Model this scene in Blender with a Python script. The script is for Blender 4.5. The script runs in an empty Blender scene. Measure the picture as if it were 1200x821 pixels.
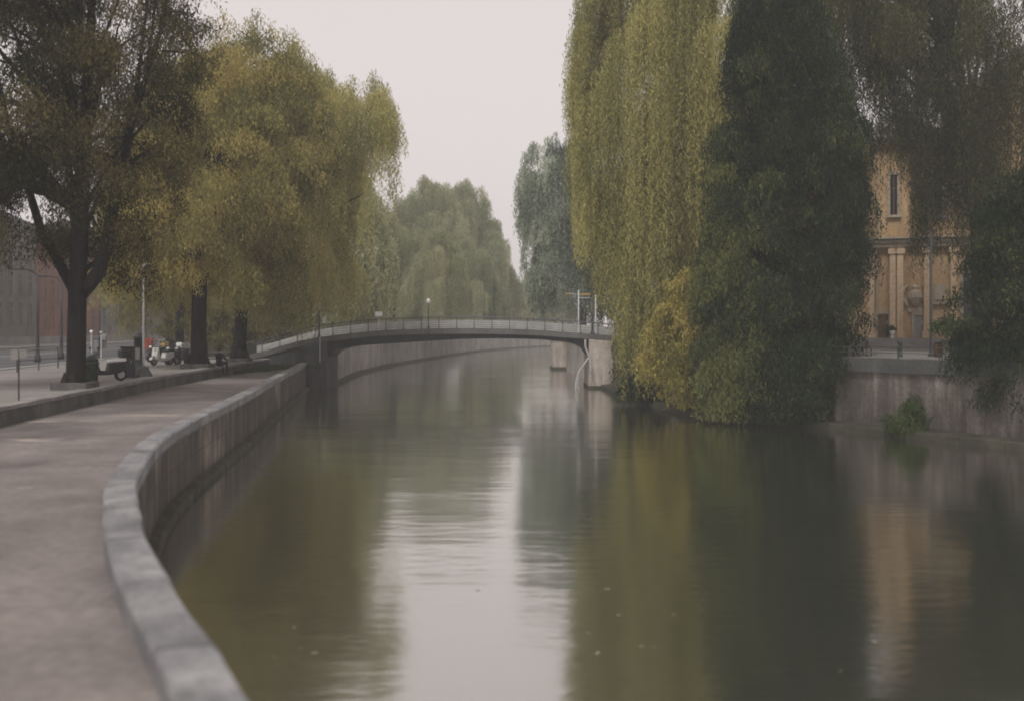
import bpy, bmesh, math, random
import numpy as np
from mathutils import Vector, Matrix
from mathutils.geometry import delaunay_2d_cdt

random.seed(7)
RNG = np.random.default_rng(11)
scene = bpy.context.scene
COL = scene.collection
F = 1300.0            # focal length in pixels of a 1200 px wide frame
CZ = 3.8              # camera height over the water
HZ = 385.0            # horizon row


def P(px, py, Y):
    """point seen at (px, py) of the photograph at distance Y"""
    return np.array(((px - 600) / F * Y, Y, CZ - (py - HZ) / F * Y))


def G(px, py, z):
    """point on the level z seen at (px, py)"""
    Y = (CZ - z) * F / (py - HZ)
    return np.array(((px - 600) / F * Y, Y, z))


# ------------------------------------------------------------------ objects
def tag(o, label=None, cat=None, group=None, kind=None):
    if label: o['label'] = label
    if cat: o['category'] = cat
    if group: o['group'] = group
    if kind: o['kind'] = kind
    return o


def thing(name, label, cat, loc=(0, 0, 0), rz=0.0, group=None):
    o = bpy.data.objects.new(name, None)
    o.empty_display_size = 0.3
    COL.objects.link(o)
    o.location = [float(c) for c in loc]
    o.rotation_euler = (0, 0, rz)
    return tag(o, label, cat, group)


def link_mesh(name, me, mat, parent=None):
    o = bpy.data.objects.new(name, me)
    COL.objects.link(o)
    if mat is not None and not me.materials:
        me.materials.append(mat)
    if parent is not None:
        o.parent = parent
    return o


def copy_tree(o, parent=None):
    c = o.copy()
    COL.objects.link(c)
    if parent is not None:
        c.parent = parent
    for ch in list(o.children):
        copy_tree(ch, c)
    return c


class MB:
    """collects shapes, links them as ONE mesh object"""
    def __init__(self):
        self.v = []
        self.f = []

    def add(self, vs, fs):
        k = len(self.v)
        self.v.extend([tuple(float(c) for c in p) for p in vs])
        self.f.extend([tuple(i + k for i in q) for q in fs])
        return self

    def box(self, c, s, rz=0.0, rx=0.0, ry=0.0):
        M = Matrix.Rotation(rz, 3, 'Z') @ Matrix.Rotation(ry, 3, 'Y') @ Matrix.Rotation(rx, 3, 'X')
        vs = []
        for dx in (-.5, .5):
            for dy in (-.5, .5):
                for dz in (-.5, .5):
                    q = M @ Vector((dx * s[0], dy * s[1], dz * s[2]))
                    vs.append((c[0] + q.x, c[1] + q.y, c[2] + q.z))
        return self.add(vs, [(0, 1, 3, 2), (4, 6, 7, 5), (0, 4, 5, 1), (2, 3, 7, 6), (0, 2, 6, 4), (1, 5, 7, 3)])

    def tube(self, pts, rad, n=8, cap=True):
        pts = [Vector([float(c) for c in p]) for p in pts]
        if not hasattr(rad, '__len__'): rad = [rad] * len(pts)
        vs, fs = [], []
        up = None
        for i, p in enumerate(pts):
            t = (pts[min(i + 1, len(pts) - 1)] - pts[max(i - 1, 0)]).normalized()
            if up is None:
                up = Vector((1, 0, 0)) if abs(t.x) < .8 else Vector((0, 1, 0))
            a = (up - t * up.dot(t)).normalized()
            b = t.cross(a)
            up = a
            for k in range(n):
                an = 2 * math.pi * k / n
                q = p + (a * math.cos(an) + b * math.sin(an)) * rad[i]
                vs.append(tuple(q))
        for i in range(len(pts) - 1):
            for k in range(n):
                k2 = (k + 1) % n
                fs.append((i * n + k, i * n + k2, (i + 1) * n + k2, (i + 1) * n + k))
        if cap:
            fs.append(tuple(range(n))[::-1])
            fs.append(tuple((len(pts) - 1) * n + k for k in range(n)))
        return self.add(vs, fs)

    def lathe(self, c, prof, n=16):
        vs, fs = [], []
        for r, z in prof:
            for k in range(n):
                an = 2 * math.pi * k / n
                vs.append((c[0] + r * math.cos(an), c[1] + r * math.sin(an), c[2] + z))
        for i in range(len(prof) - 1):
            for k in range(n):
                k2 = (k + 1) % n
                fs.append((i * n + k, i * n + k2, (i + 1) * n + k2, (i + 1) * n + k))
        fs.append(tuple(range(n))[::-1])
        fs.append(tuple((len(prof) - 1) * n + k for k in range(n)))
        return self.add(vs, fs)

    def prism(self, poly, z0, z1):
        n = len(poly)
        vs = [(p[0], p[1], z0) for p in poly] + [(p[0], p[1], z1) for p in poly]
        fs = [tuple(range(n))[::-1], tuple(range(n, 2 * n))]
        fs += [(i, (i + 1) % n, n + (i + 1) % n, n + i) for i in range(n)]
        return self.add(vs, fs)

    def extr(self, poly, axis, a0, a1):
        """poly in the plane across `axis` ('x': (y,z), 'y': (x,z)), extruded along it"""
        n = len(poly)
        mk = (lambda p, a: (a, p[0], p[1])) if axis == 'x' else (lambda p, a: (p[0], a, p[1]))
        vs = [mk(p, a0) for p in poly] + [mk(p, a1) for p in poly]
        fs = [tuple(range(n))[::-1], tuple(range(n, 2 * n))]
        fs += [(i, (i + 1) % n, n + (i + 1) % n, n + i) for i in range(n)]
        return self.add(vs, fs)

    def build(self, name, mat, parent=None, local=False, smooth=False, bevel=0.0):
        vs = self.v
        if parent is not None and not local:
            p, q = parent, Vector((0, 0, 0))
            while p is not None:
                q += p.location
                p = p.parent
            vs = [(a - q.x, b - q.y, c - q.z) for a, b, c in vs]
        me = bpy.data.meshes.new(name)
        me.from_pydata(vs, [], self.f)
        bm = bmesh.new(); bm.from_mesh(me)
        bmesh.ops.recalc_face_normals(bm, faces=bm.faces)
        bm.to_mesh(me); bm.free()
        if smooth:
            me.polygons.foreach_set('use_smooth', [True] * len(me.polygons))
        o = link_mesh(name, me, mat, parent)
        if bevel:
            m = o.modifiers.new('bevel', 'BEVEL'); m.width = bevel; m.segments = 2; m.limit_method = 'ANGLE'
        return o


def catmull(pts, step=0.5):
    pts = [np.array(p, float) for p in pts]
    out = []
    for i in range(len(pts) - 1):
        p0 = pts[max(i - 1, 0)]; p1 = pts[i]; p2 = pts[i + 1]; p3 = pts[min(i + 2, len(pts) - 1)]
        n = max(2, int(np.linalg.norm(p2 - p1) / step))
        for k in range(n):
            t = k / n
            out.append(0.5 * ((2 * p1) + (-p0 + p2) * t + (2 * p0 - 5 * p1 + 4 * p2 - p3) * t * t + (-p0 + 3 * p1 - 3 * p2 + p3) * t ** 3))
    out.append(pts[-1])
    return np.array(out)


def normals2(c):
    t = np.gradient(c, axis=0)
    t /= np.linalg.norm(t, axis=1)[:, None]
    return np.stack([-t[:, 1], t[:, 0]], 1)      # left of the direction of travel


def offset(c, d):
    return c + normals2(c) * d


def sweep(name, c, prof, mat, parent=None, wob=0.0, seed=0, z_add=None):
    """profile [(offset to the left, z)] closed, along the plan curve c; UV = metres along, metres round"""
    n2 = normals2(c)
    s = np.concatenate([[0], np.cumsum(np.linalg.norm(np.diff(c, axis=0), axis=1))])
    m = len(prof)
    rg = np.random.default_rng(seed)
    V = []
    for i in range(len(c)):
        for (d, z) in prof:
            w = rg.normal(0, wob, 3) if wob else (0, 0, 0)
            q = c[i] + n2[i] * (d + w[0])
            V.append((q[0], q[1], z + w[2] + (z_add[i] if z_add is not None else 0)))
    Fs, U = [], []
    pl = [0]
    for k in range(m):
        a, b = prof[k], prof[(k + 1) % m]
        pl.append(pl[-1] + math.hypot(a[0] - b[0], a[1] - b[1]))
    for i in range(len(c) - 1):
        for k in range(m):
            k2 = (k + 1) % m
            Fs.append((i * m + k, (i + 1) * m + k, (i + 1) * m + k2, i * m + k2))
            U.append([(s[i], pl[k]), (s[i + 1], pl[k]), (s[i + 1], pl[k + 1]), (s[i], pl[k + 1])])
    Fs.append(tuple(range(m))); U.append([(0, 0)] * m)
    Fs.append(tuple((len(c) - 1) * m + k for k in range(m))[::-1]); U.append([(0, 0)] * m)
    me = bpy.data.meshes.new(name)
    me.from_pydata(V, [], Fs)
    uv = me.uv_layers.new(name='UVMap')
    flat = [x for face in U for p in face for x in p]
    uv.data.foreach_set('uv', flat)
    bm = bmesh.new(); bm.from_mesh(me)
    bmesh.ops.recalc_face_normals(bm, faces=bm.faces)
    bm.to_mesh(me); bm.free()
    return link_mesh(name, me, mat, parent)


# ---------------------------------------------------------------- materials
class NT:
    def __init__(self, name):
        self.m = bpy.data.materials.new(name)
        self.m.use_nodes = True
        self.t = self.m.node_tree
        self.b = self.t.nodes['Principled BSDF']

    def n(self, kind, **kw):
        nd = self.t.nodes.new(kind)
        for k, v in kw.items():
            if k.startswith('i_'):
                nd.inputs[k[2:].replace('_', ' ')].default_value = v
            else:
                setattr(nd, k, v)
        return nd

    def l(self, a, b):
        self.t.links.new(a, b)

    def coords(self, scale=(1, 1, 1), kind='Object'):
        tc = self.n('ShaderNodeTexCoord')
        mp = self.n('ShaderNodeMapping')
        mp.inputs['Scale'].default_value = scale
        self.l(tc.outputs[kind], mp.inputs['Vector'])
        return mp.outputs['Vector']

    def noise(self, vec, scale, detail=5, rough=.55):
        nz = self.n('ShaderNodeTexNoise')
        nz.inputs['Scale'].default_value = scale
        nz.inputs['Detail'].default_value = detail
        nz.inputs['Roughness'].default_value = rough
        self.l(vec, nz.inputs['Vector'])
        return nz.outputs['Fac']

    def ramp(self, fac, stops, interp='LINEAR'):
        r = self.n('ShaderNodeValToRGB')
        r.color_ramp.interpolation = interp
        el = r.color_ramp.elements
        while len(el) < len(stops): el.new(0.5)
        for e, (p, c) in zip(el, stops):
            e.position = p
            e.color = tuple(c) + (1,) if hasattr(c, '__len__') else (c, c, c, 1)
        self.l(fac, r.inputs['Fac'])
        return r.outputs['Color']

    def mix(self, a, b, fac, mode='MIX'):
        m = self.n('ShaderNodeMix', data_type='RGBA', blend_type=mode)
        for sock, val in ((m.inputs[6], a), (m.inputs[7], b), (m.inputs[0], fac)):
            if hasattr(val, 'is_linked') or isinstance(val, bpy.types.NodeSocket): self.l(val, sock)
            elif hasattr(val, '__len__'): sock.default_value = tuple(val) + (1,)
            else: sock.default_value = val
        return m.outputs[2]

    def bump(self, h, strength=.4, dist=.02):
        b = self.n('ShaderNodeBump')
        b.inputs['Strength'].default_value = strength
        b.inputs['Distance'].default_value = dist
        self.l(h, b.inputs['Height'])
        self.l(b.outputs['Normal'], self.b.inputs['Normal'])

    def col(self, c):
        if isinstance(c, bpy.types.NodeSocket): self.l(c, self.b.inputs['Base Color'])
        else: self.b.inputs['Base Color'].default_value = tuple(c) + (1,)

    def done(self, rough=.8, spec=.3, metal=0.0):
        self.b.inputs['Roughness'].default_value = rough
        self.b.inputs['Specular IOR Level'].default_value = spec
        self.b.inputs['Metallic'].default_value = metal
        return self.m


def simple(name, c, rough=.7, var=.25, scale=3.0, metal=0.0, spec=.3, bump=0.0):
    t = NT(name)
    f = t.noise(t.coords(), scale)
    a = tuple(x * (1 - var) for x in c); b = tuple(min(1, x * (1 + var)) for x in c)
    t.col(t.ramp(f, [(.3, a), (.7, b)]))
    if bump: t.bump(f, .5, bump)
    return t.done(rough, spec, metal)


def mottled(name, dark, mid, light, scale=.35, fine=9.0, rough=.85, bump=.012, stains=0.0):
    t = NT(name)
    v = t.coords()
    big = t.ramp(t.noise(v, scale, 6, .6), [(.3, dark), (.5, mid), (.72, light)])
    fn = t.noise(v, fine, 6, .65)
    c = t.mix(big, t.ramp(fn, [(.3, .55), (.7, 1.25)]), .55, 'MULTIPLY')
    if stains:
        vs = t.coords((1.0, 1.0, .12))
        st = t.ramp(t.noise(vs, 1.6, 6, .65), [(.42, .25), (.62, 1.0)])
        c = t.mix(c, st, stains, 'MULTIPLY')
    t.col(c)
    t.bump(fn, .6, bump)
    return t.done(rough, .25)


def slabs(name, dark, light, joint, bw, bh, rough=.85, fine=8., uv=False, patch=None):
    """paving or masonry: brick texture joints over mottled stone"""
    t = NT(name)
    v = t.coords(kind='UV' if uv else 'Object')
    br = t.n('ShaderNodeTexBrick')
    br.inputs['Scale'].default_value = 1.0
    br.inputs['Brick Width'].default_value = bw
    br.inputs['Row Height'].default_value = bh
    br.inputs['Mortar Size'].default_value = .012
    br.inputs['Color1'].default_value = (.86, .86, .86, 1)
    br.inputs['Color2'].default_value = (1.05, 1.05, 1.05, 1)
    br.inputs['Mortar'].default_value = (joint, joint, joint, 1)
    t.l(v, br.inputs['Vector'])
    vo = t.coords()
    big = t.ramp(t.noise(vo, .4, 6, .6), [(.3, dark), (.7, light)])
    if patch:
        pf = t.ramp(t.noise(t.coords((.45, 1.1, 1)), .55, 3, .5), [(.66, 0.0), (.71, 1.0)])
        big = t.mix(big, patch, pf)
    fn = t.noise(vo, fine, 6, .65)
    c = t.mix(big, t.ramp(fn, [(.3, .6), (.7, 1.25)]), .6, 'MULTIPLY')
    c = t.mix(c, br.outputs['Color'], .8, 'MULTIPLY')
    t.col(c)
    t.bump(fn, .5, .012)
    return t.done(rough, .25)


def leafmat(name, stops, trans=.35):
    t = NT(name)
    at = t.n('ShaderNodeAttribute', attribute_name='tint')
    c = t.ramp(at.outputs['Fac'], stops)
    t.t.nodes.remove(t.b)
    d = t.n('ShaderNodeBsdfDiffuse'); tr = t.n('ShaderNodeBsdfTranslucent')
    t.l(c, d.inputs['Color']); t.l(c, tr.inputs['Color'])
    mx = t.n('ShaderNodeMixShader'); mx.inputs[0].default_value = trans
    t.l(d.outputs[0], mx.inputs[1]); t.l(tr.outputs[0], mx.inputs[2])
    t.l(mx.outputs[0], t.t.nodes['Material Output'].inputs['Surface'])
    return t.m


def barkmat(name, c):
    t = NT(name)
    f = t.noise(t.coords((6, 6, 1.2)), 1.6, 7, .7)
    t.col(t.ramp(f, [(.3, tuple(x * .5 for x in c)), (.7, tuple(x * 1.4 for x in c))]))
    t.bump(f, .9, .06)
    return t.done(.95, .1)


M = {}
M['path'] = slabs('path_paving', (.105, .093, .088), (.245, .215, .2), .72, 2.4, 1.2, patch=(.33, .29, .26))
M['pavement'] = slabs('pavement_slabs', (.17, .155, .145), (.26, .24, .225), .7, 1.2, .8)
M['road'] = mottled('asphalt', (.055, .055, .058), (.07, .07, .073), (.09, .09, .092), .25, 14)
M['ground'] = mottled('bank_soil', (.06, .06, .045), (.085, .085, .06), (.12, .11, .08), .2, 6)
M['rpave'] = slabs('right_paving', (.14, .13, .12), (.22, .21, .2), .7, 1.0, .6)
M['coping'] = None
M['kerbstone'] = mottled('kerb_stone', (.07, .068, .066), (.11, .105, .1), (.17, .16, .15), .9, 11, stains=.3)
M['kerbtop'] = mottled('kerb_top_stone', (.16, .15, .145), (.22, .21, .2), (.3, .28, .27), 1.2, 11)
M['concrete'] = mottled('pale_concrete', (.2, .185, .17), (.33, .3, .275), (.44, .39, .355), .5, 8, stains=.45)
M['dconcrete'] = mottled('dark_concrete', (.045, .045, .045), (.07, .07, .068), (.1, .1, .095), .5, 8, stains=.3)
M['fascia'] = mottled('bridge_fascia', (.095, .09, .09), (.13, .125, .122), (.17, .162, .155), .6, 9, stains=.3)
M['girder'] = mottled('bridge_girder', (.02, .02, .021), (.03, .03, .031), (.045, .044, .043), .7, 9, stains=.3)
M['rail'] = simple('railing_steel', (.07, .072, .075), .5, .2, 6, .3)
M['palerail'] = simple('pale_parapet', (.38, .375, .355), .7, .2, 2)
M['pole_pale'] = simple('pale_painted_steel', (.55, .55, .55), .4, .1, 8)
M['pole_dark'] = simple('dark_painted_steel', (.03, .032, .035), .5, .2, 8)
M['white'] = simple('white_paint', (.78, .78, .76), .5, .06, 6)
M['lampglass'] = simple('lamp_glass', (.75, .74, .68), .3, .04, 6)
M['strut'] = simple('weathered_steel', (.42, .41, .395), .6, .25, 6)
M['black'] = simple('black_plastic', (.02, .02, .022), .5, .3, 6)
M['rubber'] = simple('rubber', (.015, .015, .016), .8, .2, 10)
M['chrome'] = simple('dull_metal', (.4, .4, .41), .35, .1, 10, .8)
M['green'] = simple('green_paint', (.03, .045, .03), .5, .3, 5)
M['red'] = simple('red_cloth', (.28, .05, .03), .8, .2, 4)
M['yellow'] = simple('yellow_sign', (.4, .27, .09), .5, .1, 5)
M['blue'] = simple('slate_blue_paint', (.05, .06, .085), .5, .2, 5)
M['roof'] = simple('dark_roof_tiles', (.045, .038, .036), .8, .35, 2.5)
M['glass'] = None
M['wood'] = simple('brown_door_wood', (.12, .065, .035), .6, .3, 4)
M['greydoor'] = simple('grey_door', (.2, .19, .175), .6, .15, 4)
M['ochre'] = mottled('ochre_plaster', (.4, .255, .13), (.5, .335, .18), (.57, .41, .24), .35, 6, stains=.35)
M['peach'] = mottled('peach_plaster', (.52, .37, .23), (.63, .46, .3), (.7, .53, .37), .5, 7, stains=.2)
M['stonetrim'] = mottled('stone_trim', (.3, .25, .19), (.4, .34, .26), (.5, .43, .33), .6, 8, stains=.2)
M['beige'] = mottled('beige_plaster', (.13, .112, .098), (.18, .158, .135), (.22, .195, .17), .3, 6, stains=.3)
M['redwall'] = mottled('red_plaster', (.2, .07, .04), (.27, .095, .052), (.32, .12, .065), .3, 6, stains=.3)
M['greywall'] = mottled('grey_plaster', (.15, .15, .15), (.2, .2, .2), (.27, .265, .26), .3, 6, stains=.3)
M['plinth'] = slabs('plinth_stone', (.2, .19, .18), (.32, .3, .28), .6, 1.6, .5)
M['bark'] = barkmat('dark_bark', (.022, .02, .019))
M['bark2'] = barkmat('grey_bark', (.05, .046, .042))

t = NT('window_glass'); t.col((.02, .022, .026)); M['glass'] = t.done(.12, .6)

# coping of the near quay: pitted grey stone, blocks two metres long
t = NT('coping_stone')
v = t.coords(kind='UV')
br = t.n('ShaderNodeTexBrick'); br.offset = 0.0
br.inputs['Scale'].default_value = 1; br.inputs['Brick Width'].default_value = 2.1; br.inputs['Row Height'].default_value = 50
br.inputs['Mortar Size'].default_value = .035
br.inputs['Color1'].default_value = (.85, .85, .85, 1); br.inputs['Color2'].default_value = (1.08, 1.08, 1.08, 1); br.inputs['Mortar'].default_value = (.35, .35, .35, 1)
t.l(v, br.inputs['Vector'])
vo = t.coords()
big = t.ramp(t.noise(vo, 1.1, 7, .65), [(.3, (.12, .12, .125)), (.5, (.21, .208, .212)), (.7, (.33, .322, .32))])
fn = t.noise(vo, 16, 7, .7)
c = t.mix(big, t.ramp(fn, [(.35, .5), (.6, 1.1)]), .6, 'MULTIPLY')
c = t.mix(c, (.07, .075, .05), t.ramp(t.noise(vo, 2.3, 6, .7), [(.58, 0.0), (.7, .75)]))
c = t.mix(c, br.outputs['Color'], .75, 'MULTIPLY')
t.col(c); t.bump(fn, .7, .02)
M['coping'] = t.done(.8, .3)

# quay wall: weathered brown-grey masonry with streaks, wet and dark at the foot
t = NT('quay_masonry')
vo = t.coords()
big = t.ramp(t.noise(vo, .45, 6, .6), [(.32, (.055, .045, .038)), (.52, (.115, .094, .077)), (.72, (.32, .26, .21))])
st = t.ramp(t.noise(t.coords((1.3, 1.3, .1)), 1.5, 6, .65), [(.4, .22), (.6, 1.05)])
c = t.mix(big, st, .8, 'MULTIPLY')
fn = t.noise(vo, 7, 6, .65)
c = t.mix(c, t.ramp(fn, [(.3, .6), (.7, 1.2)]), .6, 'MULTIPLY')
v = t.coords(kind='UV')
br = t.n('ShaderNodeTexBrick')
br.inputs['Scale'].default_value = 1; br.inputs['Brick Width'].default_value = 2.6; br.inputs['Row Height'].default_value = .62
br.inputs['Mortar Size'].default_value = .014
br.inputs['Color1'].default_value = (.85, .85, .85, 1); br.inputs['Color2'].default_value = (1.1, 1.1, 1.1, 1); br.inputs['Mortar'].default_value = (.45, .45, .45, 1)
t.l(v, br.inputs['Vector'])
c = t.mix(c, br.outputs['Color'], .8, 'MULTIPLY')
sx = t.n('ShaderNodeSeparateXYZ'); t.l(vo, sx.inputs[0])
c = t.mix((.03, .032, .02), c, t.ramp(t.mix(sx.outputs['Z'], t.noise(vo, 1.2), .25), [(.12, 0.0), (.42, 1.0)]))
t.col(c); t.bump(fn, .7, .03)
M['quay'] = t.done(.75, .3)

M['palepier'] = mottled('pale_pier_concrete', (.34, .285, .245), (.48, .42, .37), (.58, .51, .46), .6, 8, stains=.5)
M['moss'] = mottled('mossy_ledge', (.028, .028, .02), (.045, .043, .03), (.08, .072, .055), 1.2, 8)

# ---- water
t = NT('river_water')
nt = t.t
nt.nodes.remove(t.b)
v1 = t.coords((.55, 1.7, 1)); v2 = t.coords((.22, .6, 1))
n1 = t.noise(v1, 2.2, 3, .5); n2_ = t.noise(v2, .8, 2, .5); n3 = t.noise(t.coords((1.6, 4.2, 1)), 3.0, 2, .5)
calm = t.ramp(t.noise(t.coords((.05, .09, 1)), 1.0, 3, .5), [(.35, .25), (.65, 1.0)])
ma = t.n('ShaderNodeMath', operation='MULTIPLY_ADD'); t.l(n1, ma.inputs[0]); ma.inputs[1].default_value = .35; t.l(n2_, ma.inputs[2])
mb = t.n('ShaderNodeMath', operation='MULTIPLY_ADD'); t.l(n3, mb.inputs[0]); mb.inputs[1].default_value = .07; t.l(ma.outputs[0], mb.inputs[2])
mc = t.n('ShaderNodeMath', operation='MULTIPLY'); t.l(mb.outputs[0], mc.inputs[0]); t.l(calm, mc.inputs[1])
bp = t.n('ShaderNodeBump'); bp.inputs['Strength'].default_value = 1.0; bp.inputs['Distance'].default_value = .027
t.l(mc.outputs[0], bp.inputs['Height'])
gl = t.n('ShaderNodeBsdfGlossy'); gl.inputs['Roughness'].default_value = .115
gl.inputs['Color'].default_value = (.93, .92, .89, 1)
df = t.n('ShaderNodeBsdfDiffuse'); df.inputs['Color'].default_value = (.036, .039, .028, 1)
t.l(bp.outputs['Normal'], gl.inputs['Normal'])
fr = t.n('ShaderNodeFresnel'); fr.inputs['IOR'].default_value = 1.34
fm = t.n('ShaderNodeMapRange'); fm.inputs['From Min'].default_value = 0.0; fm.inputs['From Max'].default_value = .5
fm.inputs['To Min'].default_value = .5; fm.inputs['To Max'].default_value = .93
t.l(fr.outputs[0], fm.inputs['Value'])
mx = t.n('ShaderNodeMixShader'); t.l(fm.outputs[0], mx.inputs[0]); t.l(df.outputs[0], mx.inputs[1]); t.l(gl.outputs[0], mx.inputs[2])
t.l(mx.outputs[0], nt.nodes['Material Output'].inputs['Surface'])
M['water'] = t.m

# leaves (tint 0..1 runs along the ramp)
L_ = {
    'willow': leafmat('willow_leaf', [(0, (.065, .075, .028)), (.45, (.27, .265, .1)), (1, (.55, .49, .19))], .4),
    'olive': leafmat('olive_leaf', [(0, (.085, .09, .034)), (.5, (.29, .27, .1)), (1, (.52, .42, .15))], .4),
    'dusk': leafmat('dull_leaf', [(0, (.016, .017, .011)), (.55, (.068, .065, .032)), (1, (.19, .16, .065))]),
    'dark': leafmat('dark_leaf', [(0, (.011, .02, .014)), (.55, (.04, .06, .031)), (1, (.19, .2, .07))]),
    'yellow': leafmat('yellow_leaf', [(0, (.15, .15, .045)), (.5, (.38, .32, .095)), (1, (.54, .44, .15))], .4),
    'pale': leafmat('pale_leaf', [(0, (.12, .14, .075)), (.5, (.34, .36, .2)), (1, (.58, .56, .34))], .4),  # part of the distance haze is put into these paler leaf colours
    'bluish': leafmat('blue_green_leaf', [(0, (.035, .06, .042)), (.5, (.2, .25, .17)), (1, (.52, .55, .42))], .4),
    'curtain': leafmat('brown_green_leaf', [(0, (.022, .026, .014)), (.55, (.08, .085, .038)), (1, (.22, .21, .08))]),
    'fern': leafmat('fern_leaf', [(0, (.022, .036, .016)), (.5, (.05, .078, .03)), (1, (.11, .14, .05))]),
}


# -------------------------------------------------------------------- trees
def tri_mesh(name, C, A, B, tint, mat, parent):
    """leaves: centre C, half length vector A, half width vector B"""
    n = len(C)
    V = np.empty((n, 3, 3), np.float32)
    V[:, 0] = C - A * .6 - B
    V[:, 1] = C - A * .6 + B
    V[:, 2] = C + A
    me = bpy.data.meshes.new(name)
    me.vertices.add(3 * n)
    me.vertices.foreach_set('co', V.reshape(-1))
    me.loops.add(3 * n)
    me.loops.foreach_set('vertex_index', np.arange(3 * n, dtype=np.int32))
    me.polygons.add(n)
    me.polygons.foreach_set('loop_start', np.arange(0, 3 * n, 3, dtype=np.int32))
    at = me.attributes.new('tint', 'FLOAT', 'FACE')
    at.data.foreach_set('value', np.clip(tint, 0, 1).astype(np.float32))
    me.update(calc_edges=True)
    return link_mesh(name, me, mat, parent)


def hang(drapes, ns, step, ll, lw, rng, droop=1.0, floor=None, spread=.35, stray=.08, tvar=.16):
    """every drape (x, y, ztop, length, r, tint) becomes ns strands of leaves hanging from a dome"""
    D = np.array(drapes, float)
    nd = len(D)
    cnt = np.maximum(4, (ns * (D[:, 4] / D[:, 4].mean()) ** 1.5).astype(int))
    idx = np.repeat(np.arange(nd), cnt)
    S = len(idx)
    th = rng.uniform(0, 2 * np.pi, S); rho = np.sqrt(rng.uniform(0, 1, S))
    x, y, zt, L, r, ti = D[idx].T
    ox, oy = np.cos(th) * rho * r, np.sin(th) * rho * r
    z0 = zt - (rho ** 2) * np.minimum(L * .35, r * .9) + rng.normal(0, .12, S)
    Ls = L * (1 - .25 * rho) * rng.uniform(.45, 1.08, S)
    K = int(np.ceil(Ls.max() / step))
    k = np.arange(K)[None, :]
    t = (k + rng.uniform(-.4, .4, (S, K))) * step
    keep = t < Ls[:, None]
    T = np.clip(t, 0, None)
    u = T / np.maximum(Ls[:, None], .01)
    sway = spread * (1 - np.exp(-T / .8))
    ph = rng.uniform(0, 6.28, S)[:, None]
    X = x[:, None] + ox[:, None] * (1 + sway) + .06 * np.sin(T * 1.3 + ph) + rng.normal(0, stray, (S, K))
    Y = y[:, None] + oy[:, None] * (1 + sway) + .06 * np.cos(T * 1.1 + ph) + rng.normal(0, stray, (S, K))
    Z = z0[:, None] - T * droop
    if floor is not None: keep &= Z > floor
    tint = ti[:, None] + rng.normal(0, .09, S)[:, None] + rng.normal(0, tvar, (S, K))
    C = np.stack([X, Y, Z], 2)[keep]
    tint = tint[keep]
    n = len(C)
    A = np.stack([rng.normal(0, .42, n), rng.normal(0, .42, n), -np.ones(n) * (.35 + .65 * droop) + rng.normal(0, .35, n)], 1)
    A /= np.linalg.norm(A, axis=1)[:, None]
    B = np.cross(A, rng.normal(0, 1, (n, 3))); B /= np.linalg.norm(B, axis=1)[:, None]
    sz = rng.uniform(.65, 1.25, n)[:, None]
    return C.astype(np.float32), (A * sz * ll).astype(np.float32), (B * sz * lw).astype(np.float32), tint


def inside(poly, x, y):
    c = False
    n = len(poly)
    for i in range(n):
        x1, y1 = poly[i]; x2, y2 = poly[(i + 1) % n]
        if (y1 > y) != (y2 > y) and x < (x2 - x1) * (y - y1) / (y2 - y1) + x1:
            c = not c
    return c


def span(poly, y):
    xs = []
    n = len(poly)
    for i in range(n):
        x1, y1 = poly[i]; x2, y2 = poly[(i + 1) % n]
        if (y1 > y) != (y2 > y): xs.append((x2 - x1) * (y - y1) / (y2 - y1) + x1)
    return min(xs), max(xs)


def fill(poly, n, Yc, L, r, rng, tint=(.3, .7), depth=1.0, maxdepth=6.0, tfun=None, grid=True):
    """drape tops spread through the volume whose outline at distance Yc is poly (x, y of the photograph)"""
    out = []
    xs = [p[0] for p in poly]; ys = [p[1] for p in poly]
    while len(out) < n:
        px = rng.uniform(min(xs), max(xs)); py = rng.uniform(min(ys), max(ys))
        if not inside(poly, px, py): continue
        a, b = span(poly, py)
        u = (px - (a + b) / 2) / max((b - a) / 2, 1)
        hw = (b - a) / 2 / F * Yc
        dy = rng.choice((-1, 1)) * rng.uniform(0, 1) ** .6 * min(hw * depth, maxdepth) * math.sqrt(max(0, 1 - u * u))
        p = P(px, py, Yc)
        tv = rng.uniform(*tint)
        if tfun: tv += tfun(px, py)
        out.append((p[0], Yc + dy, p[2], rng.uniform(*L), rng.uniform(*r), tv))
    return out


def wisps(poly, n, Yc, L, rng, tint=(.4, .8), depth=2.5, grow=(.98, 1.12), top=None):
    """thin sparse sprays that stick out of the crown's outline"""
    cx = sum(p[0] for p in poly) / len(poly); cy = sum(p[1] for p in poly) / len(poly)
    out = []
    while len(out) < n:
        i = int(rng.integers(len(poly))); t = rng.uniform()
        x = poly[i][0] * (1 - t) + poly[(i + 1) % len(poly)][0] * t
        y = poly[i][1] * (1 - t) + poly[(i + 1) % len(poly)][1] * t
        if top is not None and y > top: continue
        g_ = rng.uniform(*grow)
        p = P(cx + (x - cx) * g_, cy + (y - cy) * g_, Yc)
        out.append((p[0], Yc + rng.uniform(-depth, depth), p[2], rng.uniform(*L), rng.uniform(.22, .42), rng.uniform(*tint)))
    return out


def limb(mb, a, b, ra, rb, rng, sag=.12, n=6):
    a, b = np.array(a, float), np.array(b, float)
    d = np.linalg.norm(b - a)
    pts = []
    for i in range(n + 1):
        t = i / n
        p = a + (b - a) * t
        p[2] += d * sag * math.sin(math.pi * t)
        if 0 < i < n: p += rng.normal(0, d * .022, 3)
        pts.append(p)
    mb.tube(pts, [ra + (rb - ra) * (i / n) for i in range(n + 1)], 6)


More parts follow.
